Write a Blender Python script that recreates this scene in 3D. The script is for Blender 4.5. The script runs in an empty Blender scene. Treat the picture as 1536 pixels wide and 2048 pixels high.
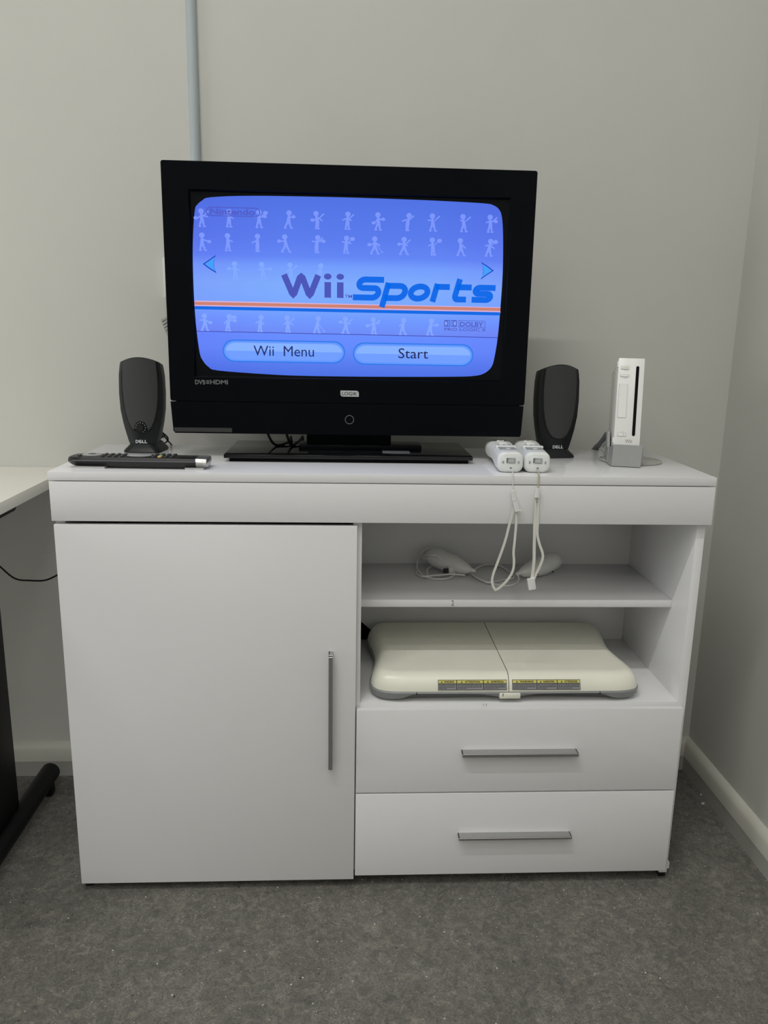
import bpy, bmesh, math, random
from mathutils import Matrix, Vector
random.seed(7)
R_ = math.radians
SC = bpy.context.scene
COL = SC.collection

# ------------------------------------------------------------------ camera
CAM = Vector((0.0, -1.33, 1.061)); FPX = 1564.36
PITCH, YAW, ROLL = R_(12.902), R_(2.9605), R_(-1.0646)
fw = Vector((math.sin(YAW)*math.cos(PITCH), math.cos(YAW)*math.cos(PITCH), -math.sin(PITCH)))
r0 = Vector((math.cos(YAW), -math.sin(YAW), 0)); d0 = fw.cross(r0)
rt = math.cos(ROLL)*r0 + math.sin(ROLL)*d0
dn = -math.sin(ROLL)*r0 + math.cos(ROLL)*d0
cd = bpy.data.cameras.new('camera'); cam = bpy.data.objects.new('camera', cd); COL.objects.link(cam)
cam.matrix_world = Matrix(((rt.x, -dn.x, -fw.x, CAM.x), (rt.y, -dn.y, -fw.y, CAM.y), (rt.z, -dn.z, -fw.z, CAM.z), (0, 0, 0, 1)))
cd.sensor_fit = 'VERTICAL'; cd.sensor_height = 36.0; cd.sensor_width = 27.0
cd.lens = FPX/2048*36.0; cd.clip_start = 0.02
SC.camera = cam

# ------------------------------------------------------------------ world, lights, exposure
w = bpy.data.worlds.new('world'); SC.world = w; w.use_nodes = True
w.node_tree.nodes['Background'].inputs[0].default_value = (0.5, 0.52, 0.55, 1)
w.node_tree.nodes['Background'].inputs[1].default_value = 0.05
vs = SC.view_settings; vs.view_transform = 'Standard'; vs.look = 'None'; vs.exposure = -0.16; vs.gamma = 1.0
vs.use_curve_mapping = False
CEIL = 3.60
def area(name, loc, sx, sy, power, col):
    l = bpy.data.lights.new(name, 'AREA'); l.shape = 'RECTANGLE'; l.size = sx; l.size_y = sy
    l.energy = power; l.color = col
    o = bpy.data.objects.new(name, l); COL.objects.link(o); o.location = loc
    return o
BATTENS = [(-0.75, -1.38)]
FILL_PANELS = [(x, y) for y in (-2.1, -3.2, -4.2) for x in (-2.0, -0.8, 0.4)]  # added soft fill lamps on the unseen ceiling, built as square panels
LCOL = (1.0, 0.99, 0.96)
for bx_, by_ in BATTENS:
    area('batten_lamp', (bx_, by_, CEIL-0.062), 1.45, 0.045, 38, LCOL)
for bx_, by_ in FILL_PANELS:
    area('fill_lamp', (bx_, by_, CEIL-0.016), 0.58, 0.58, 6.6, LCOL)

FILL_WIN = (-1.50, -0.10, 0.20, 2.00)        # added fill window in the unseen left wall: y0, y1, z0, z1
wl = area('window_fill', (-3.388, (FILL_WIN[0]+FILL_WIN[1])/2, (FILL_WIN[2]+FILL_WIN[3])/2), FILL_WIN[3]-FILL_WIN[2]-0.06, FILL_WIN[1]-FILL_WIN[0]-0.06, 30, (0.97, 0.99, 1.0))  # invented soft fill from the left, tinted like daylight
wl.rotation_euler = (0, math.radians(-90), 0)

# ------------------------------------------------------------------ pixel helpers (photo 1536 x 2048)
def ray(x, y): return rt*((x-768)/FPX) + dn*((y-1024)/FPX) + fw
def onY(x, y, Y): v = ray(x, y); return CAM + v*((Y-CAM.y)/v.y)
def onZ(x, y, Z): v = ray(x, y); return CAM + v*((Z-CAM.z)/v.z)

# ------------------------------------------------------------------ materials
def lin(c):
    return tuple(((v/255)/12.92 if v/255 <= 0.04045 else ((v/255+0.055)/1.055)**2.4) for v in c)
MATS = {}
def mat(name, col, rough=0.5, metal=0.0, spec=0.5, var=0.04, scale=40, emit=None, estr=1.0, bump=0.0, trans=0.0, sss=0.0, coat=0.0, alpha=1.0):
    if name in MATS: return MATS[name]
    m = bpy.data.materials.new(name); m.use_nodes = True; nt = m.node_tree; b = nt.nodes['Principled BSDF']
    b.inputs['Roughness'].default_value = rough; b.inputs['Metallic'].default_value = metal
    b.inputs['Specular IOR Level'].default_value = spec
    tc = nt.nodes.new('ShaderNodeTexCoord'); nz = nt.nodes.new('ShaderNodeTexNoise'); nz.inputs['Scale'].default_value = scale
    nz.inputs['Detail'].default_value = 3
    nt.links.new(tc.outputs['Object'], nz.inputs['Vector'])
    cr = nt.nodes.new('ShaderNodeValToRGB'); nt.links.new(nz.outputs['Fac'], cr.inputs['Fac'])
    cr.color_ramp.elements[0].position = 0.3; cr.color_ramp.elements[1].position = 0.7
    cr.color_ramp.elements[0].color = (*[max(0, c*(1-var)) for c in col], 1)
    cr.color_ramp.elements[1].color = (*[min(1, c*(1+var)) for c in col], 1)
    nt.links.new(cr.outputs['Color'], b.inputs['Base Color'])
    if emit:
        b.inputs['Emission Color'].default_value = (*emit, 1); b.inputs['Emission Strength'].default_value = estr
    if bump:
        bp = nt.nodes.new('ShaderNodeBump'); bp.inputs['Strength'].default_value = bump; bp.inputs['Distance'].default_value = 0.002
        nt.links.new(nz.outputs['Fac'], bp.inputs['Height']); nt.links.new(bp.outputs['Normal'], b.inputs['Normal'])
    b.inputs['Transmission Weight'].default_value = trans
    if sss:
        b.inputs['Subsurface Weight'].default_value = sss; b.inputs['Subsurface Radius'].default_value = (0.01, 0.01, 0.01)
    b.inputs['Coat Weight'].default_value = coat; b.inputs['Alpha'].default_value = alpha
    MATS[name] = m; return m
def screen_mat(name, rgb, k=1.117):
    return mat(name, (0.004, 0.004, 0.006), 0.25, spec=0.2, emit=lin(rgb), estr=k)

wall_m = mat('wall_paint', (0.562, 0.560, 0.522), 0.75, var=0.012, scale=6, bump=0.03)
ceil_m = mat('ceiling_paint', (0.84, 0.83, 0.81), 0.9, var=0.01, scale=5)
skirt_m = mat('skirting_gloss', (0.60, 0.59, 0.52), 0.35, var=0.02, scale=8)
skirt2_m = mat('skirting_strip_grey', (0.37, 0.365, 0.335), 0.4, var=0.03, scale=12)
white_m = mat('white_gloss_laminate', (0.79, 0.79, 0.80), 0.14, spec=0.5, var=0.006, scale=3)
edge_m = mat('white_edge_band', (0.68, 0.68, 0.665), 0.4, var=0.01, scale=10)
steel_m = mat('brushed_steel', (0.50, 0.50, 0.50), 0.35, 1.0, var=0.06, scale=300)
dark_m = mat('dark_void', (0.006, 0.006, 0.006), 0.9, spec=0.1)
tvblack_m = mat('piano_black', (0.0028, 0.0034, 0.0052), 0.10, spec=0.07, var=0.05)
tvscreen_m = mat('screen_glass_black', (0.0042, 0.0048, 0.0062), 0.22, spec=0.10, var=0.05)
blackpl_m = mat('black_plastic', (0.010, 0.010, 0.011), 0.35, spec=0.4, var=0.1, scale=200)
spk_m = mat('speaker_black', (0.0075, 0.009, 0.010), 0.42, spec=0.28, var=0.08, scale=300)
cablem = mat('cable_black', (0.008, 0.008, 0.008), 0.5, spec=0.3)
desk_m = mat('desk_white', (0.84, 0.825, 0.76), 0.35, var=0.01, scale=8)
deskmetal_m = mat('desk_black_metal', (0.005, 0.005, 0.006), 0.45, spec=0.22, var=0.1, scale=300)
cwhite_m = mat('console_white', (0.80, 0.80, 0.78), 0.25, var=0.01)
cline_m = mat('console_line_grey', (0.30, 0.30, 0.29), 0.5)
silver_m = mat('silver_plastic', (0.40, 0.41, 0.41), 0.35, 0.25, var=0.03, scale=400)
jacket_m = mat('silicone_jacket', (0.80, 0.82, 0.81), 0.38, var=0.03, sss=0.4, trans=0.0)
port_m = mat('port_grey', (0.36, 0.38, 0.38), 0.5)
strap_m = mat('strap_fabric', (0.70, 0.69, 0.63), 0.8, var=0.10, scale=900, bump=0.2)
strappl_m = mat('strap_plastic', (0.78, 0.78, 0.77), 0.3, var=0.02)
nun_m = mat('nunchuk_white', (0.82, 0.82, 0.80), 0.28, var=0.02)
board_m = mat('board_shell', (0.86, 0.85, 0.735), 0.30, var=0.012, scale=20)
boardg_m = mat('board_grey', (0.25, 0.26, 0.26), 0.38, var=0.04, scale=60)
ink_m = mat('ink_dark', (0.03, 0.03, 0.035), 0.7)
greyink_m = mat('ink_grey', (0.13, 0.135, 0.145), 0.5)
lightink_m = mat('ink_light', (0.50, 0.52, 0.53), 0.4)
yellow_m = mat('label_yellow', (0.68, 0.62, 0.16), 0.5, var=0.03)
lblgrey_m = mat('label_grey', (0.27, 0.275, 0.29), 0.5, var=0.03)
conduit_m = mat('conduit_grey_blue', (0.40, 0.455, 0.475), 0.45, var=0.02, scale=15)
paper_m = mat('paper_white', (0.65, 0.65, 0.62), 0.8, var=0.05, scale=80)

def floor_material():
    m = bpy.data.materials.new('floor_vinyl_concrete'); m.use_nodes = True; nt = m.node_tree; b = nt.nodes['Principled BSDF']
    L = nt.links.new; N = nt.nodes.new
    tc = N('ShaderNodeTexCoord')
    def noise(s, d, dist=0.0, rough=0.6):
        n = N('ShaderNodeTexNoise'); n.inputs['Scale'].default_value = s; n.inputs['Detail'].default_value = d
        n.inputs['Distortion'].default_value = dist; n.inputs['Roughness'].default_value = rough
        L(tc.outputs['Object'], n.inputs['Vector']); return n
    def ramp(src, p):
        r = N('ShaderNodeValToRGB'); e = r.color_ramp.elements
        e[0].position, e[0].color = p[0][0], (*p[0][1], 1); e[1].position, e[1].color = p[-1][0], (*p[-1][1], 1)
        for q in p[1:-1]:
            k = e.new(q[0]); k.color = (*q[1], 1)
        L(src, r.inputs['Fac']); return r
    def mix(a, b_, fac, mode='MIX', f=None):
        x = N('ShaderNodeMix'); x.data_type = 'RGBA'; x.blend_type = mode
        L(a, x.inputs[6])
        if isinstance(b_, tuple): x.inputs[7].default_value = (*b_, 1)
        else: L(b_, x.inputs[7])
        if f is None: x.inputs[0].default_value = fac
        else: L(f, x.inputs[0])
        return x.outputs[2]
    big = ramp(noise(3.5, 6, 0.4).outputs['Fac'], [(0.3, (0.126, 0.121, 0.110)), (0.5, (0.148, 0.142, 0.129)), (0.72, (0.172, 0.165, 0.149))])
    mid = ramp(noise(58, 9, 0.9, 0.78).outputs['Fac'], [(0.30, (0.5, 0.5, 0.5)), (0.52, (1, 1, 1)), (0.68, (1.75, 1.70, 1.60))])
    col = mix(big.outputs['Color'], mid.outputs['Color'], 1.0, 'MULTIPLY')
    fine = ramp(noise(300, 6, 0.3, 0.8).outputs['Fac'], [(0.3, (0.50, 0.50, 0.50)), (0.7, (1.5, 1.5, 1.46))])
    col = mix(col, fine.outputs['Color'], 1.0, 'MULTIPLY')
    # squiggly pale fibres where a distorted noise crosses its middle, only in patches
    fib = ramp(noise(95, 3, 2.2).outputs['Fac'], [(0.482, (0, 0, 0)), (0.5, (1, 1, 1)), (0.518, (0, 0, 0))])
    pat = ramp(noise(11, 4, 0.6).outputs['Fac'], [(0.47, (0, 0, 0)), (0.62, (1, 1, 1))])
    fm = mix(fib.outputs['Color'], pat.outputs['Color'], 1.0, 'MULTIPLY')
    col = mix(col, (0.36, 0.35, 0.32), 0, f=fm)
    for sc, th, c in ((48, 0.085, (0.62, 0.61, 0.56)), (30, 0.07, (0.035, 0.033, 0.03)), (130, 0.16, (0.42, 0.41, 0.37)), (110, 0.15, (0.05, 0.047, 0.042))):
        v = N('ShaderNodeTexVoronoi'); v.inputs['Scale'].default_value = sc; L(tc.outputs['Object'], v.inputs['Vector'])
        sp = ramp(v.outputs['Distance'], [(th*0.7, (1, 1, 1)), (th, (0, 0, 0))])
        sep = N('ShaderNodeSeparateColor'); L(v.outputs['Color'], sep.inputs[0])
        sel = ramp(sep.outputs[0], [(0.72, (0, 0, 0)), (0.75, (1, 1, 1))])
        f = mix(sp.outputs['Color'], sel.outputs['Color'], 1.0, 'MULTIPLY')
        col = mix(col, c, 0, f=f)
    L(col, b.inputs['Base Color'])
    b.inputs['Roughness'].default_value = 0.55; b.inputs['Specular IOR Level'].default_value = 0.35
    bp = N('ShaderNodeBump'); bp.inputs['Strength'].default_value = 0.25; bp.inputs['Distance'].default_value = 0.001
    L(noise(210, 5, 0.3, 0.7).outputs['Fac'], bp.inputs['Height']); L(bp.outputs['Normal'], b.inputs['Normal'])
    return m
floor_m = floor_material()

def grille_material():
    m = bpy.data.materials.new('speaker_grille_cloth'); m.use_nodes = True; nt = m.node_tree; b = nt.nodes['Principled BSDF']
    tc = nt.nodes.new('ShaderNodeTexCoord')
    wv = nt.nodes.new('ShaderNodeTexVoronoi'); wv.inputs['Scale'].default_value = 900
    nt.links.new(tc.outputs['Object'], wv.inputs['Vector'])
    cr = nt.nodes.new('ShaderNodeValToRGB'); cr.color_ramp.elements[0].color = (0.024, 0.024, 0.026, 1); cr.color_ramp.elements[1].color = (0.044, 0.044, 0.047, 1)
    nt.links.new(wv.outputs['Distance'], cr.inputs['Fac']); nt.links.new(cr.outputs['Color'], b.inputs['Base Color'])
    b.inputs['Roughness'].default_value = 0.7
    return m
grille_m = grille_material()

# ------------------------------------------------------------------ object helpers
def worldm(o):
    m = o.matrix_basis.copy()
    if o.parent: m = worldm(o.parent) @ o.matrix_parent_inverse @ m
    return m
def put(o, parent=None, local=False):
    COL.objects.link(o)
    if parent:
        o.parent = parent
        if not local: o.matrix_parent_inverse = worldm(parent).inverted()
    return o
def finish(name, bm, m, parent=None, local=False, smooth=35):
    bmesh.ops.recalc_face_normals(bm, faces=bm.faces[:])
    me = bpy.data.meshes.new(name); bm.to_mesh(me); bm.free()
    if smooth:
        for p in me.polygons: p.use_smooth = True
        me.set_sharp_from_angle(angle=R_(smooth))
    for x in (m if isinstance(m, (list, tuple)) else [m]): me.materials.append(x)
    return put(bpy.data.objects.new(name, me), parent, local)
def tag(o, label, cat, group=None):
    o['label'] = label; o['category'] = cat
    if group: o['group'] = group
    return o
def struct(o): o['kind'] = 'structure'; return o
def thing(name, label, cat, loc, rotz=0, group=None, rot=None):
    o = bpy.data.objects.new(name, None); COL.objects.link(o); o.empty_display_size = 0.03
    o.location = loc; o.rotation_euler = rot if rot else (0, 0, rotz)
    return tag(o, label, cat, group)
def add_box(bm, x0, x1, y0, y1, z0, z1, bev=0.0, seg=2):
    t = bmesh.new(); bmesh.ops.create_cube(t, size=1.0)
    for v in t.verts:
        v.co = Vector(((x0+x1)/2 + v.co.x*(x1-x0), (y0+y1)/2 + v.co.y*(y1-y0), (z0+z1)/2 + v.co.z*(z1-z0)))
    if bev: bmesh.ops.bevel(t, geom=t.edges[:], offset=bev, segments=seg, affect='EDGES', profile=0.5)
    join(bm, t)
def join(bm, t):
    me = bpy.data.meshes.new('tmp'); t.to_mesh(me); t.free(); bm.from_mesh(me); bpy.data.meshes.remove(me)
def box(name, x0, x1, y0, y1, z0, z1, m, parent=None, bev=0.0008, local=False, seg=2):
    bm = bmesh.new(); add_box(bm, x0, x1, y0, y1, z0, z1, bev, seg); return finish(name, bm, m, parent, local)
def add_prism(bm, pts, y0, y1):
    """polygon in XZ extruded along Y"""
    a = [bm.verts.new((p[0], y0, p[1])) for p in pts]; b = [bm.verts.new((p[0], y1, p[1])) for p in pts]
    bm.faces.new(a); bm.faces.new(b[::-1]); n = len(a)
    for i in range(n): bm.faces.new((a[i], b[i], b[(i+1) % n], a[(i+1) % n]))
def prism(name, pts, y0, y1, m, parent=None, local=False, smooth=35):
    bm = bmesh.new(); add_prism(bm, pts, y0, y1); return finish(name, bm, m, parent, local, smooth)
def add_loft(bm, rings, cap=True, closed=True):
    vs_ = [[bm.verts.new(p) for p in r] for r in rings]; n = len(rings[0])
    for a, b in zip(vs_, vs_[1:]):
        for i in range(n if closed else n-1):
            bm.faces.new((a[i], a[(i+1) % n], b[(i+1) % n], b[i]))
    if cap: bm.faces.new(vs_[0][::-1]); bm.faces.new(vs_[-1])
def loft(name, rings, m, parent=None, local=False, smooth=35, cap=True, closed=True):
    bm = bmesh.new(); add_loft(bm, rings, cap, closed); return finish(name, bm, m, parent, local, smooth)
def catmull(pts, n=8, closed=False):
    P = [Vector(p) for p in pts]; out = []; N = len(P)
    rng = range(N) if closed else range(N-1)
    for i in rng:
        if closed: a, b, c, d = P[i-1], P[i], P[(i+1) % N], P[(i+2) % N]
        else: a, b, c, d = P[max(i-1, 0)], P[i], P[i+1], P[min(i+2, N-1)]
        for k in range(n):
            t = k/n
            out.append(0.5*((2*b)+(c-a)*t+(2*a-5*b+4*c-d)*t*t+(3*b-a-3*c+d)*t**3))
    if not closed: out.append(P[-1])
    return out
def add_sweep(bm, pts, prof, up=Vector((0, 0, 1)), closed=False):
    """sweep a 2D profile (u along side, v along normal) on a path"""
    P = pts; N = len(P); rings = []; side = None
    for i in range(N):
        if closed: t = P[(i+1) % N]-P[i-1]
        else: t = P[min(i+1, N-1)]-P[max(i-1, 0)]
        t.normalize()
        if side is None:
            side = t.cross(up)
            if side.length < 1e-4: side = t.cross(Vector((1, 0, 0)))
            side.normalize()
        else:
            side = side - t*side.dot(t); side.normalize()
        nn = side.cross(t)
        rings.append([P[i]+side*u+nn*v for u, v in prof])
    if closed:
        vs_ = [[bm.verts.new(p) for p in r] for r in rings]; n = len(prof)
        for k in range(N):
            a, b = vs_[k], vs_[(k+1) % N]
            for i in range(n): bm.faces.new((a[i], a[(i+1) % n], b[(i+1) % n], b[i]))
    else: add_loft(bm, rings)
def circ(r, n=8, ry=None): return [(r*math.cos(2*math.pi*i/n), (ry or r)*math.sin(2*math.pi*i/n)) for i in range(n)]
def tube(name, pts, r, m, parent=None, n=8, sm=8, closed=False, local=False):
    bm = bmesh.new(); add_sweep(bm, catmull(pts, sm, closed), circ(r, n), closed=closed); return finish(name, bm, m, parent, local, 60)
def ribbon(name, pts, wd, th, m, parent=None, up=(0, 1, 0), sm=8):
    pr = [(-wd/2, -th/2), (wd/2, -th/2), (wd/2, th/2), (-wd/2, th/2)]
    bm = bmesh.new(); add_sweep(bm, catmull(pts, sm), pr, up=Vector(up)); return finish(name, bm, m, parent, False, 60)
def rrect(w_, h_, r, n=6, cx=0, cy=0):
    out = []
    for qx, qy, a0 in ((1, 1, 0), (-1, 1, 90), (-1, -1, 180), (1, -1, 270)):
        for k in range(n+1):
            a = R_(a0+90*k/n); out.append((cx+qx*(w_/2-r)+r*math.cos(a), cy+qy*(h_/2-r)+r*math.sin(a)))
    return out
def add_disc(bm, c, r, y0, y1, n=24):
    add_prism(bm, [(c[0]+r*math.cos(2*math.pi*i/n), c[1]+r*math.sin(2*math.pi*i/n)) for i in range(n)], y0, y1)
def text_mesh(s, bold=0.0, shear=0.0, spacing=1.0):
    cu = bpy.data.curves.new('t', 'FONT'); cu.body = s; cu.size = 1.0; cu.offset = bold; cu.shear = shear
    cu.space_character = spacing; cu.resolution_u = 3
    o = bpy.data.objects.new('t', cu); COL.objects.link(o)
    dg = bpy.context.evaluated_depsgraph_get(); me = bpy.data.meshes.new_from_object(o.evaluated_get(dg))
    bpy.data.objects.remove(o); bpy.data.curves.remove(cu)
    return me
def add_text(bm, s, x0, x1, z0, z1, y, bold=0.0, shear=0.0, spacing=1.0, rot=0.0):
    """flat lettering facing -Y, fitted to the box x0..x1, z0..z1"""
    me = text_mesh(s, bold, shear, spacing); t = bmesh.new(); t.from_mesh(me); bpy.data.meshes.remove(me)
    xs = [v.co.x for v in t.verts]; ys = [v.co.y for v in t.verts]
    ax, bx2, ay, by2 = min(xs), max(xs), min(ys), max(ys)
    cx, cz = (x0+x1)/2, (z0+z1)/2; ca, sa = math.cos(rot), math.sin(rot)
    for v in t.verts:
        X = x0+(v.co.x-ax)/(bx2-ax)*(x1-x0); Z = z0+(v.co.y-ay)/(by2-ay)*(z1-z0)
        v.co = Vector((cx+(X-cx)*ca-(Z-cz)*sa, y, cz+(X-cx)*sa+(Z-cz)*ca))
    join(bm, t)
def text(name, s, x0, x1, z0, z1, y, m, parent=None, local=False, **k):
    bm = bmesh.new(); add_text(bm, s, x0, x1, z0, z1, y, **k)
    for f in bm.faces:
        f.normal_update()
        if f.normal.y > 0: f.normal_flip()
    me = bpy.data.meshes.new(name); bm.to_mesh(me); bm.free(); me.materials.append(m)
    return put(bpy.data.objects.new(name, me), parent, local)
def flat(name, polys, y, m, parent=None, local=False):
    """flat polygons facing -Y (print on a surface), one mesh"""
    bm = bmesh.new()
    for P in polys:
        f = bm.faces.new([bm.verts.new((p[0], y, p[1])) for p in P]); f.normal_update()
        if f.normal.y > 0: f.normal_flip()
    me = bpy.data.meshes.new(name); bm.to_mesh(me); bm.free(); me.materials.append(m)
    return put(bpy.data.objects.new(name, me), parent, local)
def frame_poly(outer, inner):
    """quads between two matching outlines"""
    n = len(outer); return [[outer[i], outer[(i+1) % n], inner[(i+1) % n], inner[i]] for i in range(n)]

# ------------------------------------------------------------------ the room
YW, XW = 0.425, 0.870            # back wall and right wall planes
XL, YF = -3.4, -4.6              # the far sides of the room, out of view
struct(box('floor', XL, XW, YF, YW, -0.05, 0.0, floor_m, bev=0))
struct(box('ceiling', XL, XW, YF, YW, CEIL, CEIL+0.05, ceil_m, bev=0))
struct(box('wall_back', XL-0.1, XW+0.1, YW, YW+0.1, -0.05, CEIL+0.05, wall_m, bev=0))
struct(box('wall_right', XW, XW+0.1, YF, YW, -0.05, CEIL+0.05, wall_m, bev=0))
struct(box('wall_left', XL-0.1, XL, YF, YW, -0.05, CEIL+0.05, wall_m, bev=0))
struct(box('wall_front', XL-0.1, XW+0.1, YF-0.1, YF, -0.05, CEIL+0.05, wall_m, bev=0))
def skirting(name, m, prof, axis):
    if axis == 'x': rings = [[(x, YW-d, z) for d, z in prof] for x in (XL, XW)]
    else: rings = [[(XW-d, y, z) for d, z in prof] for y in (YF, YW)]
    return struct(loft(name, rings, m, smooth=50))
UP = [(0.0, 0.039), (0.0155, 0.039), (0.0155, 0.068), (0.013, 0.075), (0.006, 0.084), (0.0, 0.085)]
LO = [(0.0, 0.0), (0.0145, 0.0), (0.0145, 0.0395), (0.0, 0.0395)]
skirting('baseboard_back', skirt_m, UP, 'x'); skirting('baseboard_right', skirt_m, UP, 'y')
skirting('trim_1', skirt2_m, LO, 'x'); skirting('trim_2', skirt2_m, LO, 'y')

wnd = struct(box('fill_window_1', XL-0.02, XL+0.004, FILL_WIN[0], FILL_WIN[1], FILL_WIN[2], FILL_WIN[3], mat('fill_window_pane', (0.55, 0.58, 0.62), 0.1), bev=0))  # made-up pane and frame around the left fill lamp, out of view
for z0, z1, y0, y1 in ((FILL_WIN[2]-0.05, FILL_WIN[2], FILL_WIN[0]-0.05, FILL_WIN[1]+0.05), (FILL_WIN[3], FILL_WIN[3]+0.05, FILL_WIN[0]-0.05, FILL_WIN[1]+0.05), (FILL_WIN[2], FILL_WIN[3], FILL_WIN[0]-0.05, FILL_WIN[0]), (FILL_WIN[2], FILL_WIN[3], FILL_WIN[1], FILL_WIN[1]+0.05)):
    box('fill_window_frame', XL, XL+0.03, y0, y1, z0, z1, ceil_m, wnd, 0.002)
lampw = mat('luminaire_diffuser', (0.8, 0.8, 0.78), 0.4)
for i, (bx_, by_) in enumerate(BATTENS):
    t = thing('ceiling_light', 'long white ceiling batten light in front of the sideboard', 'ceiling light', (bx_, by_, CEIL))
    box('housing', bx_-0.75, bx_+0.75, by_-0.045, by_+0.045, CEIL-0.04, CEIL, ceil_m, t, 0.004)
    box('diffuser', bx_-0.74, bx_+0.74, by_-0.038, by_+0.038, CEIL-0.058, CEIL-0.04, lampw, t, 0.003)

for i, (bx_, by_) in enumerate(FILL_PANELS):
    t = thing('fill_panel', 'square white fill panel added to the unseen ceiling', 'ceiling light', (bx_, by_, CEIL), group='added square fill panels')
    box('panel_frame', bx_-0.31, bx_+0.31, by_-0.31, by_+0.31, CEIL-0.012, CEIL, ceil_m, t, 0.002)
    box('diffuser', bx_-0.29, bx_+0.29, by_-0.29, by_+0.29, CEIL-0.015, CEIL-0.011, lampw, t, 0.001)
# cable conduit running down the back wall
cx_ = -0.3115
bm = bmesh.new()
prof = [(-0.0105, 0.0)]+[(0.0105*math.cos(R_(a)), 0.004+0.0105*math.sin(R_(a))) for a in range(180, -1, -20)]+[(0.0105, 0.0)]
add_loft(bm, [[(cx_+u, YW-v, z) for u, v in prof] for z in (0.95, CEIL)])
tag(finish('cable_conduit', bm, conduit_m), 'pale grey-blue conduit running up the wall above the television', 'conduit')

# ------------------------------------------------------------------ sideboard
ZT = 0.822; XLs, XRs = -0.5030, 0.6570; BY = 0.0145; BACK = 0.332
XI = 0.637
S = thing('sideboard', 'white gloss sideboard with one door, open shelves and two drawers', 'sideboard', (0.077, 0.16, 0))
box('top_panel', XLs, XRs, 0.0, BACK, 0.8067, ZT, white_m, S, 0.0007)
box('fascia_panel', -0.502, 0.6565, 0.0, BY, 0.7360, 0.8052, white_m, S, 0.0007)
box('top_rail', -0.48, XI, BY, 0.325, 0.7400, 0.8060, white_m, S, 0)
box('side_panel', -0.4995, -0.4840, BY, BACK, 0.012, 0.8066, white_m, S, 0.0005)
box('side_panel', XI, XI+0.0160, BY, BACK, 0.012, 0.8066, white_m, S, 0.0005)
box('divider_panel', 0.0155, 0.0312, BY, 0.326, 0.030, 0.7400, white_m, S, 0.0005)
box('bottom_panel', -0.484, XI, BY+0.001, 0.326, 0.030, 0.045, white_m, S, 0.0005)
box('compartment_floor', 0.0312, XI, BY-0.0010, 0.326, 0.3705, 0.3860, white_m, S, 0.0008)
# back panel with a cut corner low on the left of the open compartment
b0 = onY(722, 1237, 0.3265); b1 = onY(748, 1262, 0.3265)
prism('back_panel', [(0.0312, b0.z), (0.0312+0.055, 0.386), (XI, 0.386), (XI, 0.7400), (0.0312, 0.7400)], 0.326, 0.330, white_m, S)
box('back_panel', 0.0312, XI, 0.326, 0.330, 0.045, 0.3700, white_m, S, 0)
box('back_panel', -0.484, 0.0155, 0.326, 0.330, 0.045, 0.7400, white_m, S, 0)
shelf = box('shelf', 0.0316, XI-0.0004, 0.084, 0.3258, 0.5505, 0.5650, white_m, S, 0.0006)
a = onY(902.5, 1211.5, 0.084); b = onY(908, 1200.5, 0.084)
text('number_mark', '2', a.x, b.x, a.z, b.z, 0.0838, greyink_m, shelf)
a = onY(966, 1418, 0.0134); b = onY(974, 1411.5, 0.0134)
bm = bmesh.new()
for k in (0, 1): add_box(bm, a.x+k*0.0055, a.x+k*0.0055+0.0008, BY-0.0012, BY-0.0009, 0.3795, 0.3845, 0)
finish('pencil_mark', bm, greyink_m, S)
door = box('door', -0.4990, 0.0225, -0.0010, BY-0.0010, 0.0200, 0.7300, white_m, S, 0.0009)
def bar_handle(name, parent, x0, x1, z0, z1, y0):
    """L-shaped steel pull: a thin shelf out of the front and a small lip"""
    bm = bmesh.new()
    if x1-x0 > z1-z0:
        add_box(bm, x0, x1, y0-0.018, y0, z1-0.0022, z1, 0.0004, 1); add_box(bm, x0, x1, y0-0.0185, y0-0.0165, z0, z1, 0.0004, 1)
        add_box(bm, x0, x0+0.002, y0-0.018, y0, z0+0.001, z1, 0.0003, 1); add_box(bm, x1-0.002, x1, y0-0.018, y0, z0+0.001, z1, 0.0003, 1)
    else:
        add_box(bm, x0, x0+0.0022, y0-0.018, y0, z0, z1, 0.0004, 1); add_box(bm, x0, x1, y0-0.0185, y0-0.0165, z0, z1-0.004, 0.0004, 1)
        add_box(bm, x0, x1, y0-0.018, y0, z1-0.002, z1, 0.0003, 1); add_box(bm, x0, x1, y0-0.018, y0, z0, z0+0.002, 0.0003, 1)
    return finish(name, bm, steel_m, parent)
bar_handle('handle', door, -0.0268, -0.0192, 0.2680, 0.4965, -0.0010)
for z0, z1, hz0, hz1 in ((0.2078, 0.3790, 0.2905, 0.2972), (0.0275, 0.2045, 0.1146, 0.1195)):
    d = box('drawer', 0.0248, 0.6430, -0.0005, BY-0.0012, z0, z1, white_m, S, 0.0009)
    bar_handle('handle', d, 0.2230, 0.4430, hz0, hz1, -0.0005)
    box('drawer_box', 0.05, 0.61, BY+0.001, 0.30, z0+0.025, z1-0.03, edge_m, d, 0)
for x in (-0.4920, 0.6455):
    for y in (0.03, 0.30): box('foot_glide', x-0.007, x+0.007, y-0.012, y+0.012, 0.0, 0.0125, blackpl_m, S, 0.001)
a = onY(1339, 1722, 0.02)
prism('corner_bracket', [(XI+0.016, 0.020), (XI+0.0205, 0.020), (XI+0.0205, 0.034), (XI+0.0175, 0.038), (XI+0.016, 0.038)], 0.016, 0.036, edge_m, S)

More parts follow.
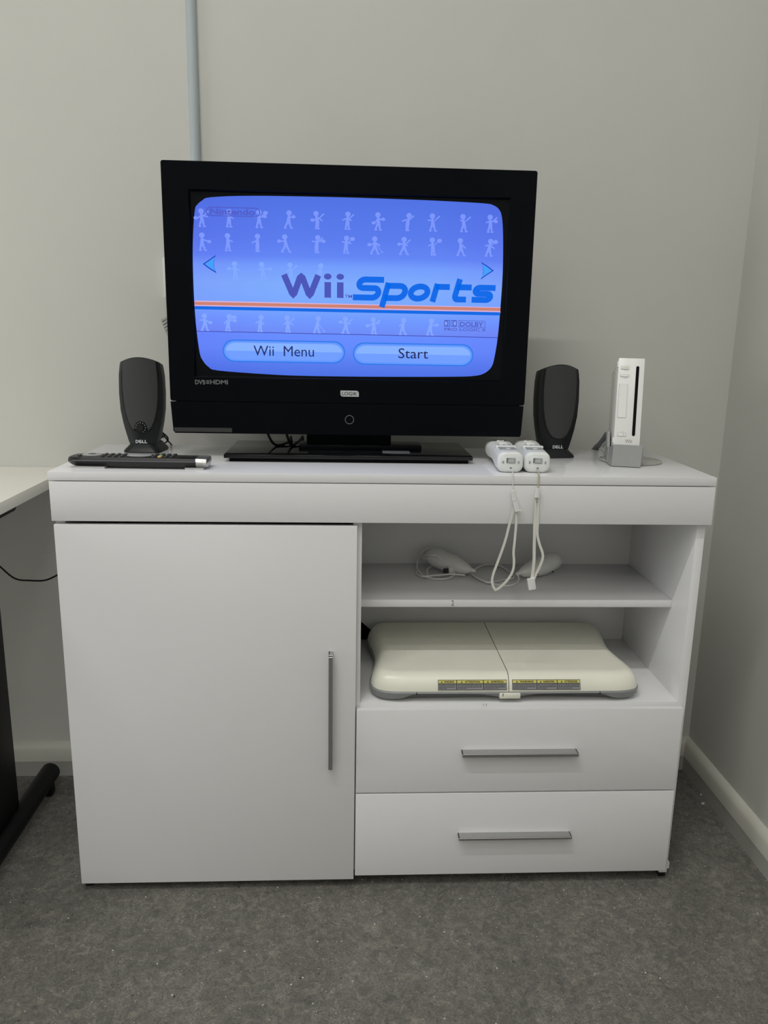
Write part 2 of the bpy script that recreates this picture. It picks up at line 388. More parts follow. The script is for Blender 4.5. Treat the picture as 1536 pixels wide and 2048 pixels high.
# black block and cord added behind the cut corner so the gap stays dark
t = thing('dark_block', 'black block added to darken the cut back corner of the compartment', 'filler block', (0.06, 0.375, 0.0))
box('body', 0.005, 0.125, 0.345, 0.400, 0.34, 0.47, dark_m, t, 0.003)
tube('cord', [(0.06, 0.372, 0.34), (0.055, 0.375, 0.2), (0.06, 0.37, 0.08), (0.08, 0.375, 0.004)], 0.003, cablem, t)

# ------------------------------------------------------------------ television
TY = 0.165
T = thing('television', 'black flat television on a pedestal showing a blue game menu', 'television', (0.007, 0.21, ZT))
xa, xb = -0.3282, 0.3435
z_lo, z_mid, z_hi = 0.8690, 0.9292, 1.3505
ox0, ox1, oz0, oz1 = -0.2815, 0.2985, 0.9735, 1.3035      # opening
bm = bmesh.new()
of = rrect(xb-xa, z_hi-z_mid-0.0004, 0.004, 3, (xa+xb)/2, (z_hi+z_mid+0.0004)/2)
inn = rrect(ox1-ox0, oz1-oz0, 0.003, 3, (ox0+ox1)/2, (oz0+oz1)/2)
inn2 = rrect(ox1-ox0-0.006, oz1-oz0-0.006, 0.002, 3, (ox0+ox1)/2, (oz0+oz1)/2)
rings = [[(p[0], TY+0.030, p[1]) for p in of], [(p[0], TY+0.0015, p[1]) for p in of],
         [((p[0]-(xa+xb)/2)*0.998+(xa+xb)/2, TY, (p[1]-1.14)*0.998+1.14) for p in of],
         [(p[0], TY, p[1]) for p in inn], [(p[0], TY+0.006, p[1]) for p in inn2]]
add_loft(bm, rings, cap=False)
finish('bezel_frame', bm, tvblack_m, T)
back = [[((xa+xb)/2+sx*(px-(xa+xb)/2), TY+yy, 1.14+sz*(pz-1.14)) for px, pz in of] for sx, sz, yy in ((0.999, 0.999, 0.028), (0.99, 0.99, 0.045), (0.80, 0.80, 0.075), (0.7, 0.7, 0.095))]
loft('rear_cover', back, blackpl_m, T)
bm = bmesh.new()
lf = [(xa+0.0002, z_mid-0.001), (xb-0.0015, z_mid-0.001), (xb-0.0035, z_lo+0.004), (xb-0.006, z_lo), (xa+0.007, z_lo), (xa+0.0035, z_lo+0.004)]
add_prism(bm, lf, TY+0.0005, TY+0.045); finish('speaker_bar', bm, tvblack_m, T)
box('seam_filler', xa+0.010, xb-0.010, TY+0.0022, TY+0.044, z_mid-0.006, z_mid+0.010, tvblack_m, T, 0)
a = onY(345, 853, TY); b = onY(464, 864, TY)
flat('film_strip', [[(-0.3225, 0.8715), (b.x, 0.8715), (b.x, 0.8795), (-0.3232, 0.8795)]], TY+0.0002, mat('film_grey', (0.035, 0.036, 0.037), 0.4), T)
SY = TY+0.0060
scr = flat('screen', [[(p[0], p[1]) for p in inn2]], SY, tvscreen_m, T)
# the lit picture: outline traced as an over-scanned picture with round corners
OUT = [(422, 394.6), (404.5, 401), (394.6, 409.5), (390, 419), (386.7, 459), (385.5, 508), (387, 570), (389.7, 620), (393.4, 662), (399.6, 706), (405.8, 721),
       (417, 733.6), (436.7, 741), (533, 748.4), (607, 751.6), (740, 753.4), (902.7, 753.4), (949.7, 751.6), (969.5, 746), (983, 733.6), (989, 713.8), (995.4, 674),
       (1000.4, 620), (1005.3, 545.5), (1006, 471), (1003.6, 434), (998, 419), (986.8, 410.7), (969.5, 407), (902.7, 403), (828.4, 399.6), (680, 394.6), (508.4, 391.7)]
def P2(x, y): q = onY(x, y, SY); return (q.x, q.z)
out2 = [(p.x, p.y) for p in catmull([(*P2(*p), 0) for p in OUT], 4, True)]
def picture_material():
    m = bpy.data.materials.new('menu_picture'); m.use_nodes = True; nt = m.node_tree; b = nt.nodes['Principled BSDF']
    tc = nt.nodes.new('ShaderNodeTexCoord'); sp = nt.nodes.new('ShaderNodeSeparateXYZ'); nt.links.new(tc.outputs['Object'], sp.inputs[0])
    z0, z1 = P2(690, 753)[1], P2(690, 395)[1]
    mr = nt.nodes.new('ShaderNodeMapRange'); mr.inputs[1].default_value = z0; mr.inputs[2].default_value = z1
    nt.links.new(sp.outputs['Z'], mr.inputs[0])
    r = nt.nodes.new('ShaderNodeValToRGB'); e = r.color_ramp.elements
    def zz(y): return (P2(690, y)[1]-z0)/(z1-z0)
    st = [(752, (74, 112, 228)), (700, (98, 136, 250)), (669, (102, 140, 255)), (668, (108, 138, 246)), (640, (110, 152, 255)), (612, (120, 168, 255)), (570, (125, 171, 252)), (535, (114, 156, 252)), (515, (96, 132, 244)), (480, (88, 122, 236)), (396, (76, 112, 226))]
    e[0].position = zz(st[0][0]); e[0].color = (*lin(st[0][1]), 1); e[1].position = zz(st[-1][0]); e[1].color = (*lin(st[-1][1]), 1)
    for y, c in st[1:-1]:
        k = e.new(zz(y)); k.color = (*lin(c), 1)
    nt.links.new(mr.outputs[0], r.inputs['Fac'])
    # violet cast towards the sides, as on an off-axis liquid crystal panel
    mx = nt.nodes.new('ShaderNodeMapRange'); ab = nt.nodes.new('ShaderNodeMath'); ab.operation = 'ABSOLUTE'
    sb = nt.nodes.new('ShaderNodeMath'); sb.operation = 'SUBTRACT'; sb.inputs[1].default_value = 0.02
    nt.links.new(sp.outputs['X'], sb.inputs[0]); nt.links.new(sb.outputs[0], ab.inputs[0]); nt.links.new(ab.outputs[0], mx.inputs[0])
    mx.inputs[1].default_value = 0.14; mx.inputs[2].default_value = 0.29
    ml = nt.nodes.new('ShaderNodeMix'); ml.data_type = 'RGBA'; ml.blend_type = 'MULTIPLY'; ml.inputs[7].default_value = (0.98, 0.88, 0.98, 1)
    nt.links.new(mx.outputs[0], ml.inputs[0]); nt.links.new(r.outputs['Color'], ml.inputs[6])
    b.inputs['Base Color'].default_value = (0.004, 0.004, 0.006, 1); b.inputs['Roughness'].default_value = 0.25; b.inputs['Specular IOR Level'].default_value = 0.2
    nt.links.new(ml.outputs[2], b.inputs['Emission Color']); b.inputs['Emission Strength'].default_value = 1.117
    return m
flat('menu_picture', [out2], SY-0.0003, picture_material(), scr)
def lay(k): return SY-0.0003-0.00015*k
def quadpx(*p): return [P2(*q) for q in p]
def fig(cx, cy, s, pose):
    """a plain little athlete: head, trunk, arms, legs, something in the hand"""
    rs = random.Random(pose); out = []; c = P2(cx, cy); k = s*0.001
    def blob(x, z, rx, rz, n=10): out.append([(c[0]+k*(x+rx*math.cos(2*math.pi*i/n)), c[1]+k*(z+rz*math.sin(2*math.pi*i/n))) for i in range(n)])
    def limb(x0, z0, x1, z1, w0, w1):
        dx, dz = x1-x0, z1-z0; l = math.hypot(dx, dz) or 1; nx, nz = -dz/l, dx/l
        out.append([(c[0]+k*(x0+nx*w0), c[1]+k*(z0+nz*w0)), (c[0]+k*(x1+nx*w1), c[1]+k*(z1+nz*w1)), (c[0]+k*(x1-nx*w1), c[1]+k*(z1-nz*w1)), (c[0]+k*(x0-nx*w0), c[1]+k*(z0-nz*w0))])
    ln = rs.uniform(-3, 3)
    blob(ln, 12, 5.6, 5.2); limb(ln*0.8, 8, 0, -5, 2.2, 4.0)
    sp_ = rs.uniform(2, 7)
    for sg in (-1, 1):
        fx = sg*sp_+rs.uniform(-2, 1); limb(sg*1.5, -5, fx, -16, 2.4, 1.5); blob(fx+1, -16.5, 3.4, 1.7, 8)
        if rs.random() < 0.75:
            hx, hz = sg*rs.uniform(7, 12), rs.uniform(-3, 6); limb(sg*1.5, 4, hx, hz, 1.6, 1.2)
            if rs.random() < 0.35: blob(hx+sg*2.5, hz+rs.uniform(-1, 2), 4.2, 3.2)
    q = rs.random()
    if q < 0.18: limb(3, 2, 14, -13, 0.8, 0.6); blob(14.5, -13.5, 2.6, 1.4, 8)
    elif q < 0.36: limb(3, 3, 10, 9, 0.9, 0.9); blob(13, 11, 5.0, 4.0)
    elif q < 0.5: limb(3, 3, 13, 12, 1.0, 1.6)
    return out
ROWS = [(441, [404, 458, 518, 577, 635, 695, 757, 815, 866, 928, 981], (122, 148, 250)), (489, [404, 456, 515, 572, 633, 692, 750, 808, 866, 922, 978], (124, 152, 252)),
        (545, [470, 526, 582, 640], (128, 168, 255)), (650, [410, 456, 520, 576, 634, 692, 748, 805, 860], (132, 166, 255))]
for ri, (cy, xs, c) in enumerate(ROWS):
    for i, x in enumerate(xs):
        flat('pattern_figure', fig(x, cy+(x-690)*0.021, 0.9, ri*31+i*7+3), lay(1), screen_mat('pattern_%d' % ri, c), scr)
def band(name, yl0, yl1, yr0, yr1, xl, xr, rgb, k):
    flat(name, [quadpx((xl, yl0), (xr, yr0), (xr, yr1), (xl, yl1))], lay(k), screen_mat(name, rgb), scr)
band('stripe_glow', 601, 613, 614.5, 626.5, 389.3, 1000.5, (214, 176, 214), 2)
band('stripe_orange', 603.5, 609.5, 616, 622, 389.3, 1000.4, (205, 128, 112), 3)
band('stripe_blue', 612, 618.5, 624.5, 631, 389.6, 1000, (0, 104, 228), 3)
band('divider_line', 661.5, 663, 674.5, 676, 393.6, 995, (66, 78, 178), 3)
def pill(x0, y0, x1, y1, k=1.0):
    a = P2(x0, y0); b = P2(x1, y1); w_, h_ = b[0]-a[0], a[1]-b[1]
    return rrect(w_*1.0, h_, h_*0.499, 10, (a[0]+b[0])/2, (a[1]+b[1])/2)
def shrink(P, d):
    cx = sum(p[0] for p in P)/len(P); cz = sum(p[1] for p in P)/len(P)
    hx = max(p[0] for p in P)-cx; hz = max(p[1] for p in P)-cz
    return [(cx+(p[0]-cx)*(hx-d)/hx, cz+(p[1]-cz)*(hz-d)/hz) for p in P]
for nm, px in (('menu_button', (445, 678.5, 690, 727.5)), ('start_button', (706, 684.5, 945.5, 733))):
    o_ = pill(*px)
    bt = flat(nm, [o_], lay(2), screen_mat('button_edge', (44, 122, 232)), scr)
    i1 = shrink(o_, 0.0022); flat('button_face', [i1], lay(3), screen_mat('button_face', (98, 150, 255)), scr)
    i2 = shrink(o_, 0.0050); flat('button_face', [i2], lay(4), screen_mat('button_face_b', (112, 158, 255)), scr)
    i3 = shrink(o_, 0.0058); cz = sum(p[1] for p in i3)/len(i3)
    flat('button_shine', [[(p[0], p[1] if p[1] > cz else cz-0.05*(cz-p[1])+0.001) for p in i3]], lay(5), screen_mat('button_shine', (134, 178, 255)), scr)
def tpx(name, s, x0, y0, x1, y1, k, rgb, **kw):
    """x0,y0 top-left pixel, x1,y1 bottom-right pixel"""
    a = P2(x0, y0); b = P2(x1, y1)
    return text(name, s, a[0], b[0], b[1], a[1], lay(k), screen_mat('ink_'+name, rgb), scr, **kw)
tpx('menu_text', 'Wii  Menu', 507, 691, 628, 713.5, 7, (28, 40, 108))
tpx('start_text', 'Start', 797, 696.5, 856, 717.5, 7, (24, 32, 92))
o_ = pill(411.5, 413, 520.5, 434.5)
flat('maker_oval', frame_poly(o_, shrink(o_, 0.0017)), lay(2), screen_mat('oval_ink', (78, 90, 198)), scr)
tpx('maker_text', 'Nintendo', 420, 416.5, 510, 431, 3, (78, 90, 198), bold=0.03)
def arrow(pts):
    P = [P2(*p) for p in pts]; cx = sum(p[0] for p in P)/len(P); cz = sum(p[1] for p in P)/len(P)
    flat('arrow_edge', [P], lay(3), screen_mat('arrow_edge', (24, 62, 190)), scr)
    flat('arrow_face', [[(cx+(p[0]-cx)*0.80, cz+(p[1]-cz)*0.80) for p in P]], lay(4), screen_mat('arrow_face', (66, 158, 250)), scr)
arrow([(405.5, 528), (419, 519), (431.5, 510), (428.5, 520), (427.5, 528), (429, 536), (433, 546.5), (419, 538)])
arrow([(962.5, 524), (975, 532), (987.5, 541.5), (974, 550), (961, 559.5), (965, 551), (966.5, 541.5), (965.5, 533)])
WC = (72, 84, 184)
def stroke(pts, wd):
    """polyline to mitred outline"""
    pts = [p for i, p in enumerate(pts) if i == 0 or math.dist(p, pts[i-1]) > 2e-4]
    n = len(pts); L_, Rr = [], []
    for i in range(n):
        a = Vector(pts[max(i-1, 0)]); b = Vector(pts[i]); c = Vector(pts[min(i+1, n-1)])
        d1 = (b-a).normalized() if i else (c-b).normalized(); d2 = (c-b).normalized() if i < n-1 else d1
        n1 = Vector((-d1.y, d1.x)); n2 = Vector((-d2.y, d2.x)); m_ = (n1+n2).normalized(); k = wd/2/max(0.35, m_.dot(n1))
        L_.append((b.x+m_.x*k, b.y+m_.y*k)); Rr.append((b.x-m_.x*k, b.y-m_.y*k))
    return [[L_[i], L_[i+1], Rr[i+1], Rr[i]] for i in range(n-1)]
wx = [(568, 549), (584, 586), (586.5, 588.5), (589, 586), (599.5, 556), (602.5, 553.5), (605.5, 556), (617, 587), (619.5, 589.5), (622, 587), (636.5, 550.5)]
polys = stroke([P2(*p) for p in wx], 0.0112)
for xc in (655.5, 680.5):
    dy = (xc-600)*0.02
    polys.append(quadpx((xc-6.5, 563+dy), (xc+6.5, 563.3+dy), (xc+6.5, 594.5+dy), (xc-6.5, 594+dy)))
    c = P2(xc, 552+dy); polys.append([(c[0]+0.0070*math.cos(2*math.pi*i/16), c[1]+0.0054*math.sin(2*math.pi*i/16)) for i in range(16)])
flat('logo_word', polys, lay(3), screen_mat('logo_word', WC), scr)
tpx('trademark', 'TM', 689.5, 589.5, 704, 596, 3, WC, bold=0.01)
# wide slanted word, drawn as strokes: letters on a sheared grid (u right, v up, x-height 0.72)
sA = P2(704, 600.5); sB = P2(986, 606); capZ = P2(760, 553.5)[1]-P2(760, 601.5)[1]
def G(u, v): return (sA[0]+u*(sB[0]-sA[0])+v*capZ*0.27, sA[1]+v*capZ)
def arc(u, v, ru, rv, a0, a1, n=9): return [(u+ru*math.cos(R_(a0+(a1-a0)*i/n)), v+rv*math.sin(R_(a0+(a1-a0)*i/n))) for i in range(n+1)]
SW = 0.0106; tk = SW/2/capZ; tu = SW/2/(sB[0]-sA[0])
def LT(pts): return stroke([G(*p) for p in pts], SW)
polys = []
t1, m1, b1_ = 1-tk, 0.52, tk
polys += LT([(0.185, t1)]+arc(0.055, (t1+m1)/2, 0.035, (t1-m1)/2, 90, 270)+arc(0.135, (m1+b1_)/2, 0.035, (m1-b1_)/2, 90, -90)+[(0.0, b1_)])
xh = 0.76; tx = xh-tk; mid_ = (tx+b1_)/2
polys += LT([(0.222, -0.27), (0.222, xh)]); polys += LT([(0.215, tx), (0.31, tx)]+arc(0.31, mid_, 0.045, (tx-b1_)/2, 90, -90)+[(0.222, b1_)])
polys += LT(arc(0.455, mid_, 0.058, (tx-b1_)/2, 90, 452, 26))
polys += LT([(0.567, 0.0), (0.567, xh)]); polys += LT([(0.56, tx), (0.66, tx)])
polys += LT([(0.715, 0.98), (0.715, 0.30)]+arc(0.735, 0.30, 0.02, 0.30-b1_, 180, 270, 5)+[(0.80, b1_)]); polys += LT([(0.71, tx), (0.815, tx)])
ms = (tx+b1_)/2
polys += LT([(0.985, tx)]+arc(0.875, (tx+ms)/2, 0.026, (tx-ms)/2, 90, 270)+arc(0.94, (ms+b1_)/2, 0.026, (ms-b1_)/2, 90, -90)+[(0.84, b1_)])
flat('logo_word', polys, lay(4), screen_mat('logo_word_blue', (0, 104, 232)), scr)
SI = (84, 96, 196)
tpx('sound_text', 'DOLBY', 920, 643.5, 966.5, 654, 3, SI, bold=0.03)
tpx('sound_text_low', 'PRO LOGIC II', 888.5, 655.5, 970, 663, 3, SI, bold=0.02)
fr = [P2(917, 640.5), P2(970.5, 642), P2(970.5, 656), P2(917, 654.5)]; flat('sound_box', frame_poly(fr, shrink(fr, 0.0010)), lay(2), screen_mat('sound_ink', SI), scr)
for x0, x1, sg in ((888.5, 900, 1), (902, 913.5, -1)):
    fr = [P2(x0, 640), P2(x1, 640.3), P2(x1, 653.6), P2(x0, 653.3)]; cx = (fr[0][0]+fr[1][0])/2; cz = (fr[0][1]+fr[2][1])/2; hx = (fr[1][0]-fr[0][0])/2; hz = (fr[0][1]-fr[2][1])/2
    flat('sound_box', frame_poly(fr, [(cx-hx*0.78, cz+hz*0.7), (cx+hx*0.78, cz+hz*0.7), (cx+hx*0.78, cz-hz*0.7), (cx-hx*0.78, cz-hz*0.7)]), lay(2), MATS['sound_ink'], scr)
    e_ = cx-sg*hx; flat('sound_box', [[(e_, cz+hz)]+[(e_+sg*hx*1.5*math.cos(R_(q)), cz+hz*math.sin(R_(q))) for q in range(75, -76, -15)]+[(e_, cz-hz)]], lay(3), MATS['sound_ink'], scr)
    flat('sound_box', [[(e_+sg*hx*0.3, cz+hz*0.62)]+[(e_+sg*hx*(0.3+0.8*math.cos(R_(q))), cz+hz*0.62*math.sin(R_(q))) for q in range(75, -76, -15)]+[(e_+sg*hx*0.3, cz-hz*0.62)]], lay(4), screen_mat('pattern_3', (0, 0, 0)), scr)
# badge, ring, small print
def T2(x, y): q = onY(x, y, TY); return (q.x, q.z)
a = T2(681, 781); b = T2(717.5, 793.5)
h_ = a[1]-b[1]; w_ = b[0]-a[0]
bd = [(a[0], a[1]), (a[0]+w_*0.86, a[1])]+[(b[0]-w_*0.14+w_*0.14*math.sin(R_(q)), a[1]-h_*0.4+h_*0.4*math.cos(R_(q))) for q in (15, 35, 55, 75, 90)]+[(b[0], b[1]), (a[0]+w_*0.14, b[1])]+[(a[0]+w_*0.14-w_*0.14*math.sin(R_(q)), b[1]+h_*0.4-h_*0.4*math.cos(R_(q))) for q in (15, 35, 55, 75, 90)]
bdg = prism('brand_badge', bd, TY-0.0012, TY, lightink_m, T)
text('badge_text', 'LOGIK', a[0]+w_*0.08, b[0]-w_*0.08, b[1]+h_*0.2, a[1]-h_*0.2, TY-0.0014, ink_m, bdg, bold=0.01)
c = T2(699, 839.5)
tube('power_ring', [(c[0]+0.0080*math.cos(2*math.pi*i/16), TY, c[1]+0.0080*math.sin(2*math.pi*i/16)) for i in range(16)], 0.0008, greyink_m, T, 6, 2, True)
bm = bmesh.new()
for s_, x0, x1 in (('DVB', 390, 411), ('HDMI', 420, 456)):
    a = T2(x0, 759.5); b = T2(x1, 769); add_text(bm, s_, a[0], b[0], b[1], a[1], TY-0.0003, bold=0.03)
a = T2(412.5, 760); b = T2(418.5, 768.5)
for k in range(3): add_box(bm, a[0], b[0], TY-0.0004, TY-0.0002, a[1]+(b[1]-a[1])*(k+0.1)/3, a[1]+(b[1]-a[1])*(k+0.75)/3, 0)
finish('port_lettering', bm, greyink_m, T, smooth=0)
# stand
zs0, zs1 = ZT, ZT+0.0145
bsx0, bsx1 = -0.2245, 0.2405
box('stand_plinth', bsx0+0.009, bsx1-0.007, 0.126, 0.292, zs0, zs0+0.0075, tvblack_m, T, 0.001)
box('stand_base', bsx0, bsx1, 0.117, 0.312, zs0+0.0072, zs1, mat('stand_gloss_black', (0.006, 0.0065, 0.007), 0.06, spec=0.45), T, 0.0012)
box('stand_neck', -0.075, 0.090, 0.195, 0.235, zs1-0.0005, 1.00, tvblack_m, T, 0.003)
box('stand_collar', -0.090, 0.150, 0.185, 0.245, zs1-0.0005, zs1+0.010, tvblack_m, T, 0.002)
a = onZ(762, 897, zs1); b = onZ(772, 903, zs1)
box('stand_plate', 0.072, 0.125, 0.150, 0.182, zs1-0.0003, zs1+0.0006, greyink_m, T, 0.0002)

def tagged_tube(name, label, cat, pts, r, m, group=None, sm=8):
    return tag(tube(name, pts, r, m, None, 8, sm), label, cat, group)
tagged_tube('television_cable', 'thin black cable drooping from under the television onto its stand base', 'cable',
            [(-0.165, 0.225, 0.905), (-0.155, 0.222, 0.868), (-0.140, 0.230, zs1+0.0035), (-0.118, 0.256, zs1+0.0032), (-0.115, 0.312, zs1+0.0034), (-0.115, 0.338, zs1+0.0030), (-0.112, 0.347, ZT-0.02), (-0.09, 0.36, 0.6)], 0.0026, cablem)
tagged_tube('television_cable', 'thick black cable hanging right beside the television stand neck', 'cable',
            [(-0.125, 0.222, 0.905), (-0.117, 0.220, 0.868), (-0.108, 0.226, zs1+0.004), (-0.098, 0.256, zs1+0.0034), (-0.092, 0.312, zs1+0.0036), (-0.090, 0.338, zs1+0.0032), (-0.088, 0.347, ZT-0.02), (-0.06, 0.36, 0.6)], 0.0028, cablem)
tagged_tube('television_cable', 'slim curly black lead lying across the television stand base', 'cable',
            [(onZ(600, 876, zs1+0.002)), (onZ(606, 884, zs1+0.002)), (onZ(640, 886, zs1+0.002)), (onZ(675, 893, zs1+0.002)), (onZ(705, 892, zs1+0.002)), (onZ(735, 886, zs1+0.002))], 0.0010, cablem)

# wall box and dangling tag behind the television's left edge
a = onY(324.5, 515, YW-0.018); b = onY(331, 597, YW-0.018)
t = thing('socket_box', 'white wall socket box half hidden behind the television', 'wall socket', (a.x+0.07, YW, (a.z+b.z)/2))
box('back_box', a.x, a.x+0.146, YW-0.018, YW, b.z, a.z, edge_m, t, 0.002)
box('face_plate', a.x+0.002, a.x+0.144, YW-0.024, YW-0.018, b.z+0.002, a.z-0.002, edge_m, t, 0.002)
tagp = [onY(321, 639, 0.29), onY(335, 632, 0.30), onY(342, 660, 0.30), onY(333, 671, 0.29)]
bm = bmesh.new(); f = bm.faces.new([bm.verts.new(p) for p in tagp]); r_ = bmesh.ops.extrude_face_region(bm, geom=[f])
for v in r_['geom']:
    if isinstance(v, bmesh.types.BMVert): v.co.y += 0.0006
pt = tag(finish('paper_tag', bm, paper_m, smooth=0), 'printed paper tag poking out beside the television', 'tag')
bm = bmesh.new()
for k in range(4):
    u0 = 0.15+0.2*k
    p0 = tagp[0].lerp(tagp[3], u0).lerp(tagp[1].lerp(tagp[2], u0), 0.12); p1 = tagp[0].lerp(tagp[3], u0).lerp(tagp[1].lerp(tagp[2], u0), 0.8); dz = Vector((0, -0.0003, 0))
    q = [p0+dz, p1+dz, p1+dz+Vector((0, 0, -0.0016)), p0+dz+Vector((0, 0, -0.0016))]; bm.faces.new([bm.verts.new(p) for p in q])
finish('print_lines', bm, greyink_m, pt, smooth=0)
tagged_tube('tag_cable', 'black cable behind the television carrying the paper tag', 'cable',
            [(tagp[2].x+0.002, 0.31, tagp[2].z+0.015), (tagp[2].x+0.010, 0.315, tagp[2].z-0.05), (-0.20, 0.315, 0.925), (-0.08, 0.315, 0.918), (0.0, 0.325, 0.90), (0.01, 0.345, 0.80), (0.01, 0.365, 0.5)], 0.003, cablem)

# ------------------------------------------------------------------ loudspeakers
PROF = [(0.0150, 0.0255), (0.0200, 0.0275), (0.0347, 0.0317), (0.0557, 0.0370), (0.0820, 0.0415), (0.1135, 0.0430), (0.1500, 0.0420), (0.1680, 0.0395), (0.1745, 0.0380)]
def hwid(z):
    for (a, wa), (b, wb) in zip(PROF, PROF[1:]):
        if z <= b: t = max(0, (z-a)/(b-a)); return wa+(wb-wa)*t
    return PROF[-1][1]
def warp(x, y, z):
    k = min(1, max(0, (z-0.10)/0.0745))**2; hw_ = hwid(z)
    z2 = z+0.0085*k*(1-min(1, (x/hw_)**2)) - 0.012*k*max(0, (y+0.02)/0.06)
    return (x, y+0.030*z, z2)           # leans back a little
def yfront(x, hw_): return -0.030+0.009*(x/hw_)**2
def speaker(loc, rotz, label, knob):
    s = thing('desktop_speaker', label, 'speaker', loc, rotz)
    rings = []
    zs_ = [0.0150, 0.020, 0.027, 0.0347, 0.045, 0.0557, 0.068, 0.082, 0.098, 0.1135, 0.132, 0.150, 0.160, 0.168, 0.1745]
    for z in zs_:
        h = hwid(z); r = []
        for i in range(9): x = -h+2*h*i/8; r.append((x, yfront(x, h)))
        r += [(h*1.0, -0.012), (h*0.97, 0.004), (h*0.86, 0.022), (h*0.62, 0.036), (0, 0.041), (-h*0.62, 0.036), (-h*0.86, 0.022), (-h*0.97, 0.004), (-h*1.0, -0.012)]
        rings.append([warp(x, y, z) for x, y in r])
    top = [(p[0]*0.93, p[1]*0.9, p[2]+0.0016) for p in rings[-1]]; rings.append(top)
    bod = loft('cabinet', rings, spk_m, s, True, 40)
    # flared foot
    fr = []
    for z, hx, y0, y1 in ((0.0, 0.0355, -0.038, 0.040), (0.0018, 0.0368, -0.040, 0.042), (0.006, 0.0345, -0.038, 0.040), (0.011, 0.0300, -0.034, 0.038), (0.0165, 0.0258, -0.029, 0.036)):
        fr.append([(p[0], p[1], z) for p in rrect(2*hx, y1-y0, 0.014, 6, 0, (y0+y1)/2)])
    loft('foot', fr, spk_m, s, True, 40)
    # grille
    G_ = [(0.0385, 0.0), (0.0400, 0.0080), (0.0440, 0.0145), (0.0520, 0.0205), (0.0630, 0.0255), (0.0800, 0.0300), (0.1000, 0.0330), (0.1250, 0.0345), (0.1500, 0.0340), (0.1660, 0.0325), (0.1742, 0.0315)]
    bm = bmesh.new(); gr = []; nx = 12
    for dz, dx, off in ((0.0, 1.0, 0.0022), ):
        for z, g in G_:
            row = []
            for i in range(nx+1):
                x = -g+2*g*i/nx; zz = z
                if knob:
                    kx, kz, kr = 0.0, 0.0495, 0.0125
                    if z < 0.07 and abs(x) < kr:
                        zz = max(z, kz+math.sqrt(kr*kr-x*x)) if z < 0.0631 else z
                q = warp(x, yfront(x, hwid(zz))-off, zz); row.append(q)
            gr.append(row)
    add_loft(bm, gr, cap=False, closed=False)
    ret = bmesh.ops.extrude_face_region(bm, geom=bm.faces[:])
    for v in ret['geom']:
        if isinstance(v, bmesh.types.BMVert): v.co.y += 0.004
    finish('grille', bm, grille_m, s, True, 50)
    # dark groove round the grille
    pts = [warp(-g-0.0012, yfront(g, hwid(z))-0.0004, z) for z, g in G_[::-1]]+[warp(g+0.0012, yfront(g, hwid(z))-0.0004, z) for z, g in G_[1:]]
    tube('grille_rim', pts, 0.0012, blackpl_m, s, 6, 3, False, True)
    if knob:
        kc = warp(0, yfront(0, hwid(0.0495)), 0.0495); bm = bmesh.new()
        add_disc(bm, (0, kc[2]), 0.0118, kc[1]-0.0028, kc[1]+0.001, 28); dial = finish('volume_dial', bm, spk_m, s, True)
        bm = bmesh.new(); add_disc(bm, (0, kc[2]), 0.0066, kc[1]-0.0085, kc[1]-0.0026, 24); finish('knob', bm, blackpl_m, dial, True)
        bm = bmesh.new()
        for i in range(9):
            an = R_(-60+240*i/8+(-0)); x = 0.0094*math.cos(an); z = kc[2]+0.0094*math.sin(an)
            add_disc(bm, (x, z), 0.00075, kc[1]-0.0031, kc[1]-0.0027, 8)
        finish('dial_dots', bm, lightink_m, dial, True)
    # brand mark
    z0, z1 = 0.0185, 0.0250; yb = warp(0, yfront(0, 0.027), 0.0215)[1]-0.0006
    bm = bmesh.new(); x0, wd = -0.0115, 0.0225
    add_text(bm, 'D', x0, x0+wd*0.27, z0, z1, yb, bold=0.05); add_text(bm, 'E', x0+wd*0.29, x0+wd*0.52, z0, z1, yb, bold=0.05, rot=R_(25))
    add_text(bm, 'L', x0+wd*0.56, x0+wd*0.76, z0, z1, yb, bold=0.05); add_text(bm, 'L', x0+wd*0.79, x0+wd, z0, z1, yb, bold=0.05)
    finish('brand_mark', bm, lightink_m, s, True, 0)
    return s
speaker((-0.3985, 0.252, ZT), R_(-3), 'black desktop speaker with a volume knob, beside the remote control', True)
speaker((0.4235, 0.243, ZT), R_(8), 'black desktop speaker without a knob, between television and game console', False)
# cables behind the speaker that has the knob
tagged_tube('speaker_cable', 'looped black speaker cable with a grey plug beside the volume-knob speaker', 'cable',
            [(-0.375, 0.295, 0.875), onY(320, 858, 0.300), onY(326, 866, 0.305), onY(333, 872, 0.310), onY(336, 878, 0.312), onY(333, 884, 0.315), onY(328, 890, 0.337), (-0.375, 0.345, ZT-0.03), (-0.37, 0.36, 0.6)], 0.0016, cablem)
tagged_tube('speaker_cable', 'straight black speaker cable crossing behind the grey plug', 'cable',
            [(-0.380, 0.297, 0.862), onY(321, 862, 0.304), onY(330, 874, 0.311), onY(338, 884, 0.318), onY(344, 891, 0.337), (-0.352, 0.345, ZT-0.03), (-0.35, 0.36, 0.6)], 0.0016, cablem)
tagged_tube('speaker_cable', 'short upright black cable just behind the speaker foot', 'cable',
            [(-0.378, 0.294, 0.868), onY(319, 868, 0.302), onY(321, 884, 0.312), onY(322, 892, 0.337), (-0.378, 0.345, ZT-0.03), (-0.378, 0.36, 0.6)], 0.0014, cablem)
p0 = onY(321, 866, 0.301); p1 = onY(325, 876, 0.301)
bm = bmesh.new(); add_sweep(bm, [p0, p0.lerp(p1, 0.6), p1], circ(0.0042, 8)); tag(finish('audio_plug', bm, greyink_m), 'small grey plug hanging on the speaker cables', 'plug')

